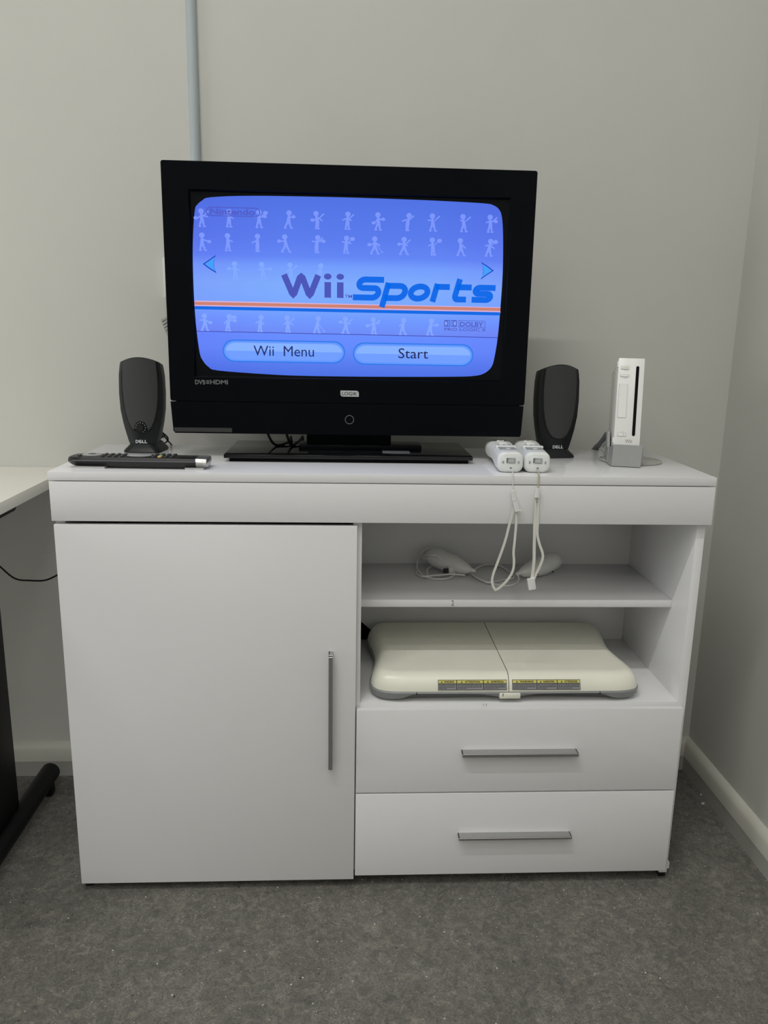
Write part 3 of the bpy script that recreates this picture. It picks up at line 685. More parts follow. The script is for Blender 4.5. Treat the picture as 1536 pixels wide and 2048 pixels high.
# ------------------------------------------------------------------ remote control
RC = thing('remote_control', 'black remote control with a silver end cap lying on the sideboard', 'remote control', (-0.362, 0.052, ZT), R_(-1.5))
L0, L1 = -0.120, 0.1045
def rsec(x, wt, wb, z0, z1, rr=0.004):
    """cross-section: flat top, rounded flanks narrowing to the base"""
    return [(x, -wb*0.75, z0), (x, -wb, z0+0.0025), (x, -wt, z1-0.0070), (x, -wt+0.0008, z1-0.0052), (x, -wt+0.0030, z1-0.0012), (x, -wt+0.010, z1), (x, wt-0.010, z1), (x, wt-0.0030, z1-0.0012), (x, wt-0.0008, z1-0.0052), (x, wt, z1-0.0070), (x, wb, z0+0.0025), (x, wb*0.75, z0)]
rr_ = [rsec(L0, 0.012, 0.010, 0.011, 0.0175), rsec(L0+0.003, 0.019, 0.014, 0.0072, 0.0195), rsec(L0+0.010, 0.0235, 0.017, 0.0045, 0.0207), rsec(L0+0.03, 0.0245, 0.018, 0.0040, 0.0212), rsec(L0+0.08, 0.0245, 0.018, 0.0020, 0.0212), rsec(0.04, 0.0245, 0.018, 0.0014, 0.0210), rsec(L1-0.02, 0.0245, 0.018, 0.0014, 0.0205), rsec(L1, 0.0245, 0.018, 0.0030, 0.0205)]
remote_body = loft('body', rr_, blackpl_m, RC, True, 40)
loft('end_cap', [rsec(L1-0.001, 0.0247, 0.0185, 0.0025, 0.0210), rsec(L1+0.012, 0.0247, 0.0185, 0.0028, 0.0208), rsec(L1+0.0175, 0.0235, 0.017, 0.0040, 0.0200), rsec(L1+0.0185, 0.021, 0.015, 0.0060, 0.0185)], mat('silver_cap', (0.55, 0.55, 0.53), 0.28, 0.85, var=0.03), RC, True, 40)
loft('trim_line', [[(x, -0.0247, 0.0138), (x, -0.0250, 0.0144), (x, -0.0247, 0.0150)] for x in (L0+0.012, L1)], greyink_m, RC, True)
for x0, x1 in ((L0+0.012, L0+0.066), (L1-0.020, L1+0.012)):
    loft('base_foot', [[(x, -0.0205, 0.0), (x, -0.0225, 0.0036), (x, 0.0225, 0.0036), (x, 0.0205, 0.0)] for x in (x0, x1)], mat('remote_foot_silver', (0.62, 0.62, 0.61), 0.3, 0.3), RC, True)
def ellip(bm, cx, cy, rx, ry, z0, z1, n=14, top=0.7):
    add_loft(bm, [[(cx+rx*k*math.cos(2*math.pi*i/n), cy+ry*k*math.sin(2*math.pi*i/n), z) for i in range(n)] for k, z in ((1, z0), (1, z0+(z1-z0)*0.5), (top, z1))])
for cx, rx in ((-0.081, 0.017), (0.001, 0.022)):
    bm = bmesh.new(); ellip(bm, cx, 0.0, rx, 0.014, 0.0205, 0.0228, 24, 0.85); ring = finish('navigation_pad', bm, silver_m, RC, True, 40)
    bm = bmesh.new(); ellip(bm, cx, 0.0, rx*0.42, 0.006, 0.0225, 0.0233, 18); finish('pad_centre', bm, blackpl_m if cx < -0.05 else silver_m, ring, True, 40)
rb = [(-0.099, -0.012)]+[(x, y) for x in (-0.0585, -0.0475, -0.0365, -0.0255) for y in (-0.014, -0.004, 0.008)]+[(x, y) for x in (0.029, 0.0395, 0.050, 0.0605) for y in (-0.014, -0.005, 0.005, 0.014)]
btn_m = mat('remote_button', (0.016, 0.016, 0.017), 0.5); btn_me = None
for i, (x, y) in enumerate(rb):
    bm = bmesh.new(); ellip(bm, x, y, 0.0036, 0.0032, 0.0203, 0.0231, 12)
    m_ = btn_m
    if abs(x-0.0395) < 1e-6 and y < -0.01: m_ = mat('button_amber', (0.62, 0.40, 0.14), 0.4)
    if abs(x-0.0395) < 1e-6 and -0.006 < y < 0: m_ = mat('button_green', (0.25, 0.42, 0.16), 0.4)
    b_ = finish('button', bm, m_, RC, True, 40)
    if i % 2 == 0 and m_ is btn_m:
        bm = bmesh.new(); add_box(bm, x-0.0010, x+0.0010, y-0.0008, y+0.0008, 0.0231, 0.0233, 0); finish('symbol', bm, lightink_m, b_, True)

# ------------------------------------------------------------------ game console, its stand and plate
YA, TILT = R_(-15), R_(-14)
base = Vector((0.5077, 0.1200, 0.8645))          # lower front edge, its left end
rz = Matrix.Rotation(YA, 4, 'Z'); fullr = rz @ Matrix.Rotation(TILT, 4, 'X')
K = thing('game_console', 'slim white upright game console with a black disc slot, tilted back in its stand', 'game console', base, rot=fullr.to_euler())
KW, KH, KD = 0.0470, 0.1630, 0.155
zb = -0.004
box('housing', 0, KW, 0.004, KD, zb, KH, cwhite_m, K, 0.0012, True)
fp = box('front_panel', -0.0003, KW+0.0003, 0.0, 0.0042, zb, KH, cwhite_m, K, 0.0008, True)
def kp(u, v): return (u*KW, KH*(1-v))     # fractions across the front, from the top
sl = [(0.682*KW+(0.0), 0)]
sx0, sx1 = 0.735, 0.735
prism('disc_slot', [(p[0], p[1]) for p in rrect(0.0056, 0.1325, 0.0027, 5, 0.745*KW, KH*(1-0.497))], -0.0004, 0.001, dark_m, fp, True)
flap = prism('card_door', [(p[0], p[1]) for p in rrect(0.0155, 0.0640, 0.0012, 3, 0.235*KW, KH*(1-0.500))], -0.0007, 0.001, cline_m, K, True)
prism('card_door_face', [(p[0], p[1]) for p in rrect(0.0149, 0.0634, 0.0010, 3, 0.235*KW+0.0001, KH*(1-0.500))], -0.0012, 0.0, cwhite_m, flap, True)
for v, hh, ic in ((0.113, 0.0060, True), (0.206, 0.0050, False), (0.893, 0.0062, True)):
    cx, cz = (0.255 if v < 0.5 else 0.28)*KW, KH*(1-v)
    bt = prism('button', rrect(0.0152, hh, 0.0010, 3, cx, cz), -0.0008, 0.001, cline_m, K, True)
    prism('button_face', rrect(0.0145, hh-0.0008, 0.0008, 3, cx+0.0001, cz), -0.0014, 0.0, cwhite_m, bt, True)
    if ic: prism('icon', rrect(0.0018, 0.0018, 0.0008, 3, cx+0.0035, cz), -0.0016, -0.001, cline_m, bt, True)
    if v < 0.15: prism('status_light', rrect(0.0042, 0.0030, 0.0006, 2, cx-0.0015, cz), -0.0016, -0.001, mat('status_pale', (0.72, 0.74, 0.52), 0.4), bt, True)
    zt_ = cz-hh*0.5-0.0025 if v < 0.5 else cz+hh*0.5+0.0018
    text('tiny_print', 'POWER' if v < 0.15 else ('RESET' if v < 0.5 else 'EJECT'), cx-0.0015, cx+0.0055, zt_-0.0006, zt_+0.0006, -0.0002, cline_m, fp, True)
text('brand_mark', 'Wii', 0.435*KW, 0.70*KW, 0.0022, 0.0088, -0.0003, cline_m, fp, True, bold=0.005)
for z in (0.006, 0.150): box('side_clip', -0.0022, 0.0002, 0.0005, 0.0060, z-0.004, z+0.006, cwhite_m, K, 0.0006, True)
for k in range(3):
    box('port_cover', -0.0003, 0.001, 0.025+k*0.040, 0.060+k*0.040, 0.1595, 0.1632, cwhite_m, K, 0.0003, True)
ST = thing('console_stand', 'grey console stand with a round clear plate under the white console', 'console stand', (base.x, base.y, ZT), YA)
def stpt(x, y, z): return (x, y, z)
fz = 0.0425
SWd = 0.0530
# front block: slanted left facet, then cradle falling away to the back
ringsS = [[(-0.0015, -0.010, 0.0), (SWd-0.002, -0.010, 0.0), (SWd-0.0005, -0.010, fz-0.0018), (SWd-0.002, -0.0098, fz), (0.0012, -0.0098, fz), (-0.0005, -0.010, fz-0.0018)],
          [(-0.0065, 0.018, 0.0), (SWd+0.003, 0.018, 0.0), (SWd+0.004, 0.018, fz-0.004), (SWd+0.003, 0.018, fz-0.002), (-0.0060, 0.018, fz-0.002), (-0.0068, 0.018, fz-0.004)]]
ringsS = [[(p[0], p[1], p[2]+ (0.0012 if p[2] == 0 else 0)) for p in r] for r in ringsS]
ringsS[1] = [(p[0], p[1], min(p[2], fz-0.010) if p[2] > 0.02 else p[2]) for p in ringsS[1]]
loft('front_block', ringsS, silver_m, ST, True, 30)
box('rubber_foot', 0.002, SWd-0.004, -0.008, 0.016, 0.0, 0.0016, blackpl_m, ST, 0.0003, True)
for x0, x1 in ((-0.0078, -0.0030), (SWd-0.0045, SWd+0.0005)):
    bm = bmesh.new()
    pr = [(0.018, 0.0025), (0.018, 0.030), (0.050, 0.030), (0.078, 0.056), (0.094, 0.056), (0.112, 0.028), (0.112, 0.0025)]
    va = [bm.verts.new((x0, y, z)) for y, z in pr]; vb = [bm.verts.new((x1, y, z)) for y, z in pr]
    bm.faces.new(va); bm.faces.new(vb[::-1])
    for i in range(len(pr)): bm.faces.new((va[i], vb[i], vb[(i+1) % len(pr)], va[(i+1) % len(pr)]))
    finish('cradle_side', bm, silver_m, ST, True, 30)
bm = bmesh.new(); n = 48
add_loft(bm, [[(0.040+0.0610*k*math.cos(2*math.pi*i/n), 0.076+0.0610*k*math.sin(2*math.pi*i/n), z) for i in range(n)] for k, z in ((0.985, 0.0004), (1.0, 0.0010), (1.0, 0.0018), (0.985, 0.0024))])
plate = finish('round_plate', bm, mat('clear_plate', (0.62, 0.62, 0.58), 0.12, var=0.01, spec=0.5, trans=0.45), ST, True, 40)
tagged_tube('console_cable', 'dark grey cable bundle sloping down behind the console stand', 'cable',
            [onY(1214, 867, 0.285), onY(1210, 874, 0.290), onY(1201, 886, 0.308), onY(1193, 896, 0.334), onY(1188, 900, 0.352), (0.475, 0.365, 0.70)], 0.0055, greyink_m)
tagged_tube('console_cable', 'pale grey cable curving down beside the console stand', 'cable',
            [onY(1213, 884, 0.272), onY(1207, 890, 0.280), onY(1204, 896, 0.283), onY(1209, 903, 0.262), onY(1214, 912, 0.235), onY(1216, 919, 0.215)], 0.0028, port_m)

# ------------------------------------------------------------------ motion controllers with straps
def motion_controller(loc, rotz, label):
    W = thing('motion_controller', label, 'game controller', loc, rotz)
    wdt, hgt = 0.0470, 0.0375
    rings = []
    for y, kw, z0, z1 in ((-0.0015, 0.80, 0.0060, hgt*0.90), (0.0, 0.90, 0.0030, hgt*0.965), (0.003, 0.97, 0.0010, hgt*0.995), (0.009, 1.0, 0.0, hgt), (0.040, 1.0, 0.0, hgt), (0.060, 1.0, 0.0030, hgt), (0.085, 1.02, 0.0065, hgt-0.0005), (0.110, 1.06, 0.0080, hgt-0.0008), (0.125, 1.10, 0.0060, hgt), (0.150, 1.12, 0.0045, hgt), (0.164, 1.10, 0.0055, hgt-0.0006), (0.171, 1.0, 0.008, hgt-0.003), (0.174, 0.82, 0.013, hgt-0.008)):
        rings.append([(p[0], y, p[1]) for p in rrect(wdt*kw, z1-z0, min(0.0130, (z1-z0)*0.42), 5, 0, (z0+z1)/2)])
    loft('silicone_jacket', rings, jacket_m, W, True, 50)
    # rear face: connector port, side clips, strap hole
    po = prism('connector_port', rrect(0.0158, 0.0092, 0.0008, 3, 0.0005, 0.0225), -0.0026, 0.0, port_m, W, True)
    prism('port_plug', rrect(0.0092, 0.0058, 0.0006, 3, 0.0010, 0.0222), -0.0034, -0.0024, mat('port_grey_light', (0.48, 0.50, 0.49), 0.5), po, True)
    prism('port_gap', [(-0.0074, 0.0188), (-0.0062, 0.0188), (-0.0062, 0.0262), (-0.0040, 0.0262), (-0.0040, 0.0270), (-0.0074, 0.0270)], -0.0030, -0.002, ink_m, po, True)
    for x in (-0.0135, 0.0140): prism('clip_slot', rrect(0.0032, 0.0046, 0.0005, 2, x, 0.0195), -0.0023, 0.0, port_m, W, True)
    prism('strap_hole', rrect(0.0040, 0.0016, 0.0007, 3, 0.0008, 0.0092), -0.0018, 0.002, ink_m, W, True)
    # top face: window in the jacket with buttons
    zt_ = hgt
    def top(name, x0, x1, y0, y1, z0, z1, m_, par=W, bev=0.0006): return box(name, x0, x1, y0, y1, z0, z1, m_, par, bev, True)
    fpz = top('face_plate', -0.0150, 0.0150, 0.028, 0.062, zt_-0.002, zt_+0.0003, port_m)
    top('button', -0.0035, 0.0045, 0.036, 0.044, zt_, zt_+0.0016, cwhite_m, W, 0.0007)
    top('jacket_bridge', -0.0190, 0.0190, 0.064, 0.074, zt_-0.002, zt_+0.0022, jacket_m, W, 0.001)
    for x in (-0.010, 0.0, 0.010): top('button', x-0.0022, x+0.0022, 0.086, 0.090, zt_-0.001, zt_+0.0016, port_m, W, 0.0006)
    top('button', -0.0075, 0.0075, 0.104, 0.116, zt_-0.001, zt_+0.0030, cwhite_m, W, 0.0014)
    for dx, dy in ((0, 0.0045), (0.0045, 0)): top('direction_pad', -0.0025-dx, 0.0025+dx, 0.140-0.0025-dy, 0.140+0.0025+dy, zt_-0.001, zt_+0.0020, cwhite_m, W, 0.0004)
    bm = bmesh.new()
    for k in range(6): add_box(bm, -0.0135+k*0.0046, -0.0100+k*0.0046, 0.1590, 0.1622, zt_-0.002, zt_+0.0003, 0)
    finish('jacket_slots', bm, port_m, W, True)
    return W
W1 = motion_controller((0.2935, 0.0300, ZT), R_(-3.2), 'white motion controller in a clear jacket, its wrist strap forming an open loop')
W2 = motion_controller((0.3415, 0.0300, ZT), R_(-5.5), 'white motion controller in a clear jacket, its strap pulled closed by a slider')
def fy(x, y, Y=-0.006): return onY(x, y, Y)
def clasp(name, c0, c1, wd, th, m_, par):
    d = (c1-c0); bm = bmesh.new()
    pr = rrect(wd, th, min(wd, th)*0.25, 2)
    add_sweep(bm, [c0, c0.lerp(c1, 0.04), c0.lerp(c1, 0.5), c0.lerp(c1, 0.96), c1], pr, up=Vector((0, 1, 0))); return finish(name, bm, m_, par)
h1 = onY(1024, 938, 0.0285)
cord = tube('strap_cord', [h1, onY(1024.5, 943, 0.012), onY(1025, 949, 0.0)+Vector((0, -0.001, 0.003)), fy(1026, 958, -0.004), fy(1026, 970), fy(1026, 983)], 0.0009, strap_m, W1)
clasp('strap_clasp', fy(1026, 981, -0.008), fy(1029, 1001, -0.008), 0.0078, 0.0050, strappl_m, W1)
cl = clasp('strap_lock', fy(1030, 1002, -0.009), fy(1035, 1022, -0.009), 0.0090, 0.0056, strappl_m, W1)
ribbon('strap_tail', [fy(1037, 1019, -0.010), fy(1043, 1021, -0.012), fy(1049.5, 1024.5, -0.012)], 0.0022, 0.0010, strap_m, W1)
ribbon('strap_loop', [fy(1028, 1016), fy(1019, 1048), fy(1013, 1072), fy(1006, 1095), fy(995, 1125), fy(986, 1150), fy(984.5, 1166), fy(991, 1179), fy(1003, 1172), fy(1017, 1157), fy(1026, 1140), fy(1028, 1122), fy(1027, 1105), fy(1029.5, 1080), fy(1032, 1050), fy(1033, 1021)], 0.0042, 0.0009, strap_m, W1)
ribbon('strap_end', [fy(991, 1179), fy(990, 1182.5)], 0.0016, 0.0012, strap_m, W1, sm=2)
h2 = onY(1074, 938, 0.0285)
tube('strap_cord', [h2, onY(1076, 943, 0.012), onY(1077, 950, 0.0)+Vector((0, -0.001, 0.003)), fy(1077.5, 958, -0.004), fy(1076.5, 968), fy(1076, 980)], 0.0013, mat('strap_cord_tan', (0.46, 0.42, 0.30), 0.8, var=0.1, scale=900), W2)
clasp('strap_clasp', fy(1076, 977, -0.008), fy(1074, 995, -0.008), 0.0078, 0.0050, strappl_m, W2)
ribbon('strap_loop', [fy(1073, 994), fy(1071.5, 1015), fy(1069.5, 1050), fy(1068.5, 1090), fy(1068, 1120), fy(1065.5, 1145), fy(1063, 1160)], 0.0052, 0.0010, strap_m, W2)
ribbon('strap_loop', [fy(1074.5, 994), fy(1075.5, 1020), fy(1075, 1050), fy(1074.5, 1068), fy(1079, 1088), fy(1085, 1106), fy(1085, 1118), fy(1079, 1134), fy(1072, 1148), fy(1067, 1161)], 0.0044, 0.0010, strap_m, W2)
clasp('strap_slider', fy(1061.5, 1157, -0.009), fy(1064.5, 1178, -0.009), 0.0135, 0.0075, strappl_m, W2)

# ------------------------------------------------------------------ nunchuks on the shelf
ZS = 0.5650
def nunchuk(loc, rotz, label):
    N_ = thing('nunchuk_controller', label, 'game controller', loc, rotz)
    # along +X: narrow cable end at -0.056, thumb-stick end at +0.056
    prof_ = [(-0.056, 0.0030, 0.0135, 0.0030), (-0.054, 0.0068, 0.0135, 0.0062), (-0.046, 0.0120, 0.0140, 0.0112), (-0.033, 0.0165, 0.0165, 0.0158), (-0.016, 0.0196, 0.0200, 0.0194), (0.004, 0.0210, 0.0232, 0.0214), (0.022, 0.0208, 0.0258, 0.0212), (0.036, 0.0188, 0.0272, 0.0188), (0.046, 0.0145, 0.0278, 0.0140), (0.050, 0.0080, 0.0280, 0.0075)]
    rings = []
    for x, ry, zc, rz_ in prof_:
        zc2 = max(zc, rz_*1.0) - (0.004 if x > -0.04 else 0) + (0.0 if x < 0.02 else 0.004)
        zc2 = max(zc2, rz_)
        rings.append([(x, ry*math.cos(2*math.pi*i/16), zc2+rz_*math.sin(2*math.pi*i/16)) for i in range(16)])
    loft('body', rings, nun_m, N_, True, 60)
    bm = bmesh.new()
    for cx, cy in ((-0.020, -0.0165), (0.020, -0.0180)): add_loft(bm, [[(cx+0.0016*math.cos(2*math.pi*i/8), y, 0.010+0.0016*math.sin(2*math.pi*i/8)) for i in range(8)] for y in (cy+0.003, cy-0.0004)])
    finish('screw_holes', bm, ink_m, N_, True)
    def ringx(x, r, zc): return [(x, r*math.cos(2*math.pi*i/14), zc+r*math.sin(2*math.pi*i/14)) for i in range(14)]
    loft('thumb_stick', [ringx(0.046, 0.0088, 0.0235), ringx(0.0515, 0.0092, 0.0240), ringx(0.0520, 0.0066, 0.0240), ringx(0.0565, 0.0068, 0.0243), ringx(0.0580, 0.0052, 0.0244)], nun_m, N_, True, 40)
    loft('cable_collar', [ringx(-0.066, 0.0022, 0.0120), ringx(-0.062, 0.0040, 0.0125), ringx(-0.055, 0.0048, 0.0132)], nun_m, N_, True, 40)
    return N_
pA = onZ(1036, 1150, ZS+0.010); pB = onZ(1118, 1136, ZS+0.010)
N1 = nunchuk(((pA.x+pB.x)/2+0.004, (pA.y+pB.y)/2+0.004, ZS), math.atan2(pB.y-pA.y, pB.x-pA.x), 'white nunchuk lying behind the hanging straps on the shelf')
pA2 = onZ(928, 1138, ZS+0.012); pB2 = onZ(852, 1117, ZS+0.020); d2 = (pB2-pA2); d2.z = 0; d2.normalize(); c2 = pB2-d2*0.052
N2 = nunchuk((c2.x, c2.y-0.002, ZS), math.atan2(d2.y, d2.x), 'white nunchuk wrapped in its own cable on the shelf')
def zpts(px, z=0.0026, lift=None): return [onZ(x, y, ZS+z+(lift[i] if lift else 0)) for i, (x, y) in enumerate(px)]
cm = nun_m
tube('cable', zpts([(909, 1150), (895, 1157), (870, 1158), (848, 1152), (836, 1141), (834.5, 1130), (838, 1119), (848, 1111), (862, 1110), (875, 1112), (888, 1122), (906, 1129), (925, 1138), (944, 1149), (962, 1160), (982, 1166), (1003, 1171), (1020, 1171), (1034, 1165), (1037, 1156), (1035, 1150)],
                    lift=[0, 0, 0, 0, 0.002, 0.004, 0.012, 0.030, 0.038, 0.036, 0.024, 0.012, 0.004, 0, 0, 0, 0, 0, 0, 0.003, 0.008]), 0.0020, cm, N1)
tube('cable', zpts([(899, 1140), (915, 1132), (930, 1136), (940, 1144), (950, 1153), (965, 1161), (980, 1165), (1003, 1160), (1027, 1156), (1022, 1147), (1004, 1134), (985, 1129), (965, 1131), (948, 1140)], lift=[0.010, 0.004, 0.003, 0.002, 0.004, 0.005, 0.004, 0.0, 0, 0, 0, 0, 0, 0]), 0.0020, cm, N2)
tube('cable', zpts([(930, 1150.5), (906, 1148.5), (874, 1150.5), (846, 1153), (834, 1147), (838, 1138)], lift=[0.002, 0.004, 0.004, 0.002, 0, 0]), 0.0020, cm, N2)
tube('cable', zpts([(855, 1149), (855, 1139), (866, 1132), (883, 1130), (898, 1134)], lift=[0.002, 0.003, 0.004, 0.006, 0.008]), 0.0020, cm, N2)
tube('cable', zpts([(840, 1110), (850, 1100), (864, 1096.5), (880, 1101)], lift=[0.030, 0.036, 0.038, 0.036]), 0.0016, cm, N2)
c0 = onZ(896, 1141, ZS+0.010); c1 = onZ(915, 1139, ZS+0.010)
def plug(par, c0, c1, wd, th):
    o = clasp('connector', c0, c1, wd, th, nun_m, par); d = (c0-c1).normalized()
    clasp('connector_tip', c0+d*0.0095, c0, wd*0.62, th*0.62, ink_m, o)
    return o
plug(N2, c0, c1, 0.0150, 0.0110)
c0 = onZ(1031, 1124, ZS+0.0005); c1 = c0+Vector((0.002, 0.003, 0.015))
clasp('connector', c0, c1, 0.012, 0.010, port_m, N1)

# ------------------------------------------------------------------ balance board
ZB = 0.3860
BB = thing('balance_board', 'cream balance board with grey feet and warning stickers in the open compartment', 'balance board', (0.3105, 0.167, ZB))
cxb = 0.3105
CP = [(0, 0.0140), (0.10, 0.0142), (0.17, 0.0147), (0.216, 0.0160), (0.245, 0.0255), (0.2575, 0.050), (0.2555, 0.085), (0.2490, 0.125), (0.2460, 0.165)]
half = CP+[(x, 0.330-y) for x, y in CP[-2::-1]]
full = half+[(-x, y) for x, y in half[-2:0:-1]]
OL = catmull([(x, y, 0) for x, y in full], 6, True)
def inset(P, d):
    n = len(P); out = []
    for i in range(n):
        t = (P[(i+1) % n]-P[i-1]).normalized(); nn = Vector((-t.y, t.x, 0)); out.append(P[i]+nn*d)
    return out
def ring_at(d, z, arch=None):
    r = inset(OL, d); return [(cxb+p.x, p.y, ZB+(z if arch is None else arch(p.x, p.y))) for p in r]
shell_rings = [ring_at(0.004, 0.0200), ring_at(0.0, 0.0215), ring_at(0.0005, 0.0270), ring_at(0.0030, 0.0350), ring_at(0.0075, 0.0430), ring_at(0.0130, 0.0490), ring_at(0.0195, 0.0522), ring_at(0.0270, 0.0530), ring_at(0.0290, 0.0530)]
for sg in (-1, 1):
    bm = bmesh.new(); vr = [[bm.verts.new(p) for p in r] for r in shell_rings]; n = len(OL); mb = n//2
    for a_, b_ in zip(vr, vr[1:]):
        for i in range(n): bm.faces.new((a_[i], a_[(i+1) % n], b_[(i+1) % n], b_[i]))
    tp = vr[-1]
    for i in range(mb):
        q = list(dict.fromkeys((i, i+1, (n-i-1) % n, (n-i) % n))); bm.faces.new([tp[k] for k in q])
    r_ = bmesh.ops.bisect_plane(bm, geom=bm.verts[:]+bm.edges[:]+bm.faces[:], plane_co=(cxb+sg*0.0006, 0, 0), plane_no=(-sg, 0, 0), clear_outer=True)
    bmesh.ops.holes_fill(bm, edges=[e for e in bm.edges if e.is_boundary], sides=0)
    finish('top_shell', bm, board_m, BB, smooth=30)
    x0, x1 = (cxb-0.203, cxb-0.002) if sg < 0 else (cxb+0.002, cxb+0.203)
    pts = [(x0, 0.1655, ZB+0.0530), ((x0+x1)/2, 0.1655, ZB+0.0530), (x1, 0.1655, ZB+0.0530)]
    ribbon('seam_line', pts, 0.0014, 0.0005, mat('board_seam', (0.80, 0.79, 0.72), 0.3), BB, up=(0, 0, 1), sm=2)
    rp = rrect(0.150, 0.215, 0.028, 6, cxb+sg*0.108, 0.152)
    bm = bmesh.new(); add_sweep(bm, [Vector((p[0], p[1], ZB+0.05302)) for p in rp], [(-0.0008, -0.0002), (0.0008, -0.0002), (0.0, 0.00025)], closed=True); finish('foot_outline', bm, board_m, BB, smooth=60)
box('shell_core', cxb-0.002, cxb+0.002, 0.038, 0.292, ZB+0.02, ZB+0.0490, ink_m, BB, 0)
def arch(x, y):
    a = abs(x); m_ = 0.0165-0.0065*max(0, 1-max(0, a-0.02)/0.035 if a > 0.02 else 1)
    if a > 0.175: m_ = 0.0165-0.0105*min(1, (a-0.175)/0.03)
    return m_
loft('base_frame', [ring_at(0.010, 0, arch), ring_at(0.0015, 0, lambda x, y: arch(x, y)+0.001), ring_at(-0.0015, 0, lambda x, y: arch(x, y)+0.004 if abs(x) < 0.2 else arch(x, y)+0.006), ring_at(-0.0022, 0.0195), ring_at(0.0, 0.0225), ring_at(0.010, 0.0230)], boardg_m, BB, smooth=30)
for sx in (-1, 1):
    for y in (0.054, 0.276):
        bm = bmesh.new(); n = 24
        add_loft(bm, [[(cxb+sx*0.221+r*math.cos(2*math.pi*i/n), y+r*math.sin(2*math.pi*i/n), ZB+z) for i in range(n)] for r, z in ((0.026, 0.0), (0.0295, 0.0015), (0.0305, 0.0055), (0.0315, 0.0062), (0.0325, 0.0110))])
        finish('foot', bm, boardg_m, BB, smooth=30)
    box('frame_joint', cxb+sx*0.174-0.0006, cxb+sx*0.174+0.0006, 0.0112, 0.0150, ZB+0.0165, ZB+0.0215, ink_m, BB, 0)
bt = box('power_button', cxb-0.0180, cxb+0.0220, 0.0090, 0.0200, ZB+0.0095, ZB+0.0205, board_m, BB, 0.0020)
box('button_slit', cxb-0.0122, cxb-0.0110, 0.0087, 0.0105, ZB+0.0150, ZB+0.0205, ink_m, bt, 0.0001)
# warning stickers on the sloping front face of the shell
p_lo = Vector((0, 0.0136, 0.0262)); p_hi = Vector((0, 0.0211, 0.0432)); up_ = (p_hi-p_lo).normalized(); nrm = Vector((0, -up_.z, up_.y))
WORDS = {-1: ['WARNING', 'ATTENTION', 'ADVERTENCIA'], 1: ['WARNING', 'WAARSCHUWING', 'ATTENZIONE']}
for sg in (-1, 1):
    x0, x1 = (cxb-0.1335, cxb-0.0040) if sg < 0 else (cxb+0.0065, cxb+0.1360)
    Lh = 0.0185; widths = ((0.0, 0.27, 0.66, 1.0) if sg < 0 else (0.0, 0.36, 0.66, 1.0))
    def q(u, v, o=0.0009): return Vector((x0+u*(x1-x0), 0, ZB)) + Vector((0, p_lo.y, p_lo.z)) + up_*(v*Lh) + nrm*o
    def patch(name, u0, u1, v0, v1, o, m_, par):
        bm = bmesh.new(); bm.faces.new([bm.verts.new(q(u0, v0, o)), bm.verts.new(q(u1, v0, o)), bm.verts.new(q(u1, v1, o)), bm.verts.new(q(u0, v1, o))]); return finish(name, bm, m_, par, smooth=0)
    bm = bmesh.new(); cn = [q(0, 0, 0.0), q(1, 0, 0.0), q(1, 1, 0.0), q(0, 1, 0.0), q(0, 0), q(1, 0), q(1, 1), q(0, 1)]
    vv = [bm.verts.new(c_) for c_ in cn]
    for f_ in ((0, 1, 2, 3), (4, 5, 6, 7), (0, 1, 5, 4), (1, 2, 6, 5), (2, 3, 7, 6), (3, 0, 4, 7)): bm.faces.new([vv[i] for i in f_])
    stk = finish('warning_sticker', bm, ink_m, BB, smooth=0)
    for k in range(3):
        u0, u1 = widths[k]+0.006, widths[k+1]-0.006
        patch('label_header', u0, u1, 0.66, 0.95, 0.0012, yellow_m, stk); patch('label_body', u0, u1, 0.05, 0.60, 0.0012, lblgrey_m, stk)
        bm = bmesh.new(); wd = (u1-u0)*(x1-x0)
        add_text(bm, WORDS[sg][k], 0.30*wd, 0.88*wd, 0.70*Lh, 0.90*Lh, 0, bold=0.03)
        t0 = 0.18*wd; tri = [(t0-0.0016, 0.70*Lh), (t0+0.0016, 0.70*Lh), (t0, 0.91*Lh)]
        bm.faces.new([bm.verts.new((x, 0, z)) for x, z in tri])
        for ln_ in range(4):
            zz = (0.12+0.125*ln_)*Lh; xe = (0.96 if ln_ else random.uniform(0.35, 0.7))*wd; xx = 0.03*wd
            while xx < xe:
                we = min(random.uniform(0.0015, 0.0048), xe-xx)
                bm.faces.new([bm.verts.new(c_) for c_ in ((xx, 0, zz), (xx+we, 0, zz), (xx+we, 0, zz+0.055*Lh), (xx, 0, zz+0.055*Lh))]); xx += we+0.0007
        for v in bm.verts:
            uu = u0+v.co.x/(x1-x0); v.co = q(uu, v.co.z/Lh, 0.0015)
        finish('label_print', bm, ink_m, stk, smooth=0)

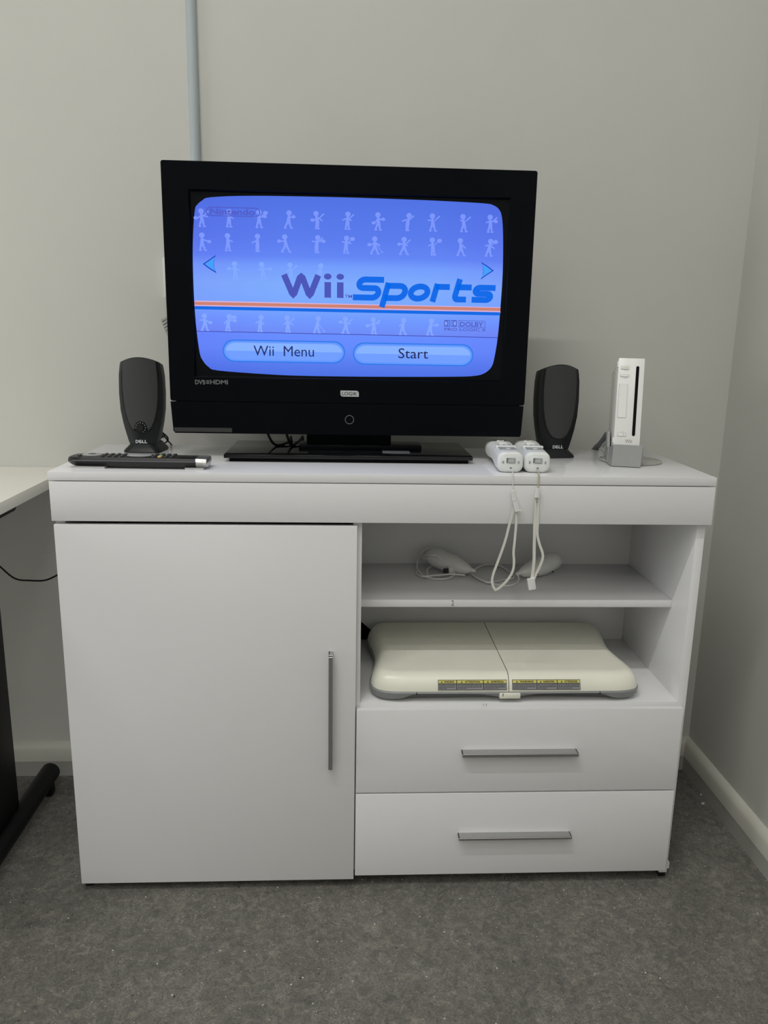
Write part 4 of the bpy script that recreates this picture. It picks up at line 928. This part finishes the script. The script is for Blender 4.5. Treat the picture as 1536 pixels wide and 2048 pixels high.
# ------------------------------------------------------------------ desk at the left
DZ = 0.7563
D = thing('desk', 'white desk with black metal leg standing against the wall beside the sideboard', 'desk', (-1.30, 0.05, 0))
box('desktop', -2.05, -0.608, -0.36, YW-0.001, DZ-0.0220, DZ, desk_m, D, 0.001)
for x in (-0.690, -1.93):
    box('leg_column', x-0.060, x, 0.075, 0.1965, 0.045, DZ-0.045, deskmetal_m, D, 0.003)
    fx = x+0.003
    bm = bmesh.new(); n = 20
    add_loft(bm, [[(fx+r*math.cos(2*math.pi*i/n), y, 0.0405+r*math.sin(2*math.pi*i/n)) for i in range(n)] for r, y in ((0.019, 0.366), (0.0215, 0.364), (0.0215, -0.26), (0.019, -0.262))])
    finish('foot_tube', bm, deskmetal_m, D, smooth=40)
    for y in (0.335, -0.23): box('foot_glide', fx-0.010, fx+0.014, y-0.014, y+0.014, 0.0, 0.022, deskmetal_m, D, 0.002)
    xb_ = x+0.058
    bm = bmesh.new(); pr = [(0.176, DZ-0.0222), (0.176, DZ-0.0340), (0.166, DZ-0.0405), (-0.24, DZ-0.0405), (-0.25, DZ-0.0340), (-0.25, DZ-0.0222)]
    va = [bm.verts.new((xb_-0.060, y, z)) for y, z in pr]; vb = [bm.verts.new((xb_, y, z)) for y, z in pr]
    bm.faces.new(va); bm.faces.new(vb[::-1])
    for i in range(6): bm.faces.new((va[i], vb[i], vb[(i+1) % 6], va[(i+1) % 6]))
    finish('support_arm', bm, deskmetal_m, D, smooth=30)
    box('arm_plate', x-0.062, xb_-0.05, 0.075, 0.1965, DZ-0.048, DZ-0.0222, deskmetal_m, D, 0.001)
tagged_tube('hanging_cable', 'black cable sagging between the desk and the sideboard', 'cable',
            [(-0.80, 0.33, DZ-0.045), onY(-40, 1095, 0.33), onY(0, 1133, 0.33), onY(30, 1157, 0.33), (onY(60, 1161, 0.33)), onY(90, 1160.5, 0.335), onY(114, 1150.5, 0.34), onY(150, 1132, 0.352), (-0.42, 0.372, 0.62)], 0.0020, cablem)

# ------------------------------------------------------------------ bits of paper on the floor
for (x, y), lb in (((1406, 1608), 'larger white paper scrap on the floor by the right skirting'), ((1402, 1590), 'tiny white paper scrap nearest the room corner')):
    c = onZ(x, y, 0.0); bm = bmesh.new(); k = 1.0 if y > 1600 else 0.6
    add_loft(bm, [[(c.x+k*0.0036*math.cos(a_)*(1.0+0.2*math.sin(3*a_)), c.y+k*0.0032*math.sin(a_), z+0.0006*math.cos(a_)) for a_ in [2*math.pi*i/9 for i in range(9)]] for z in (0.0006, 0.0016)])
    tag(finish('paper_scrap', bm, paper_m), lb, 'paper scrap')
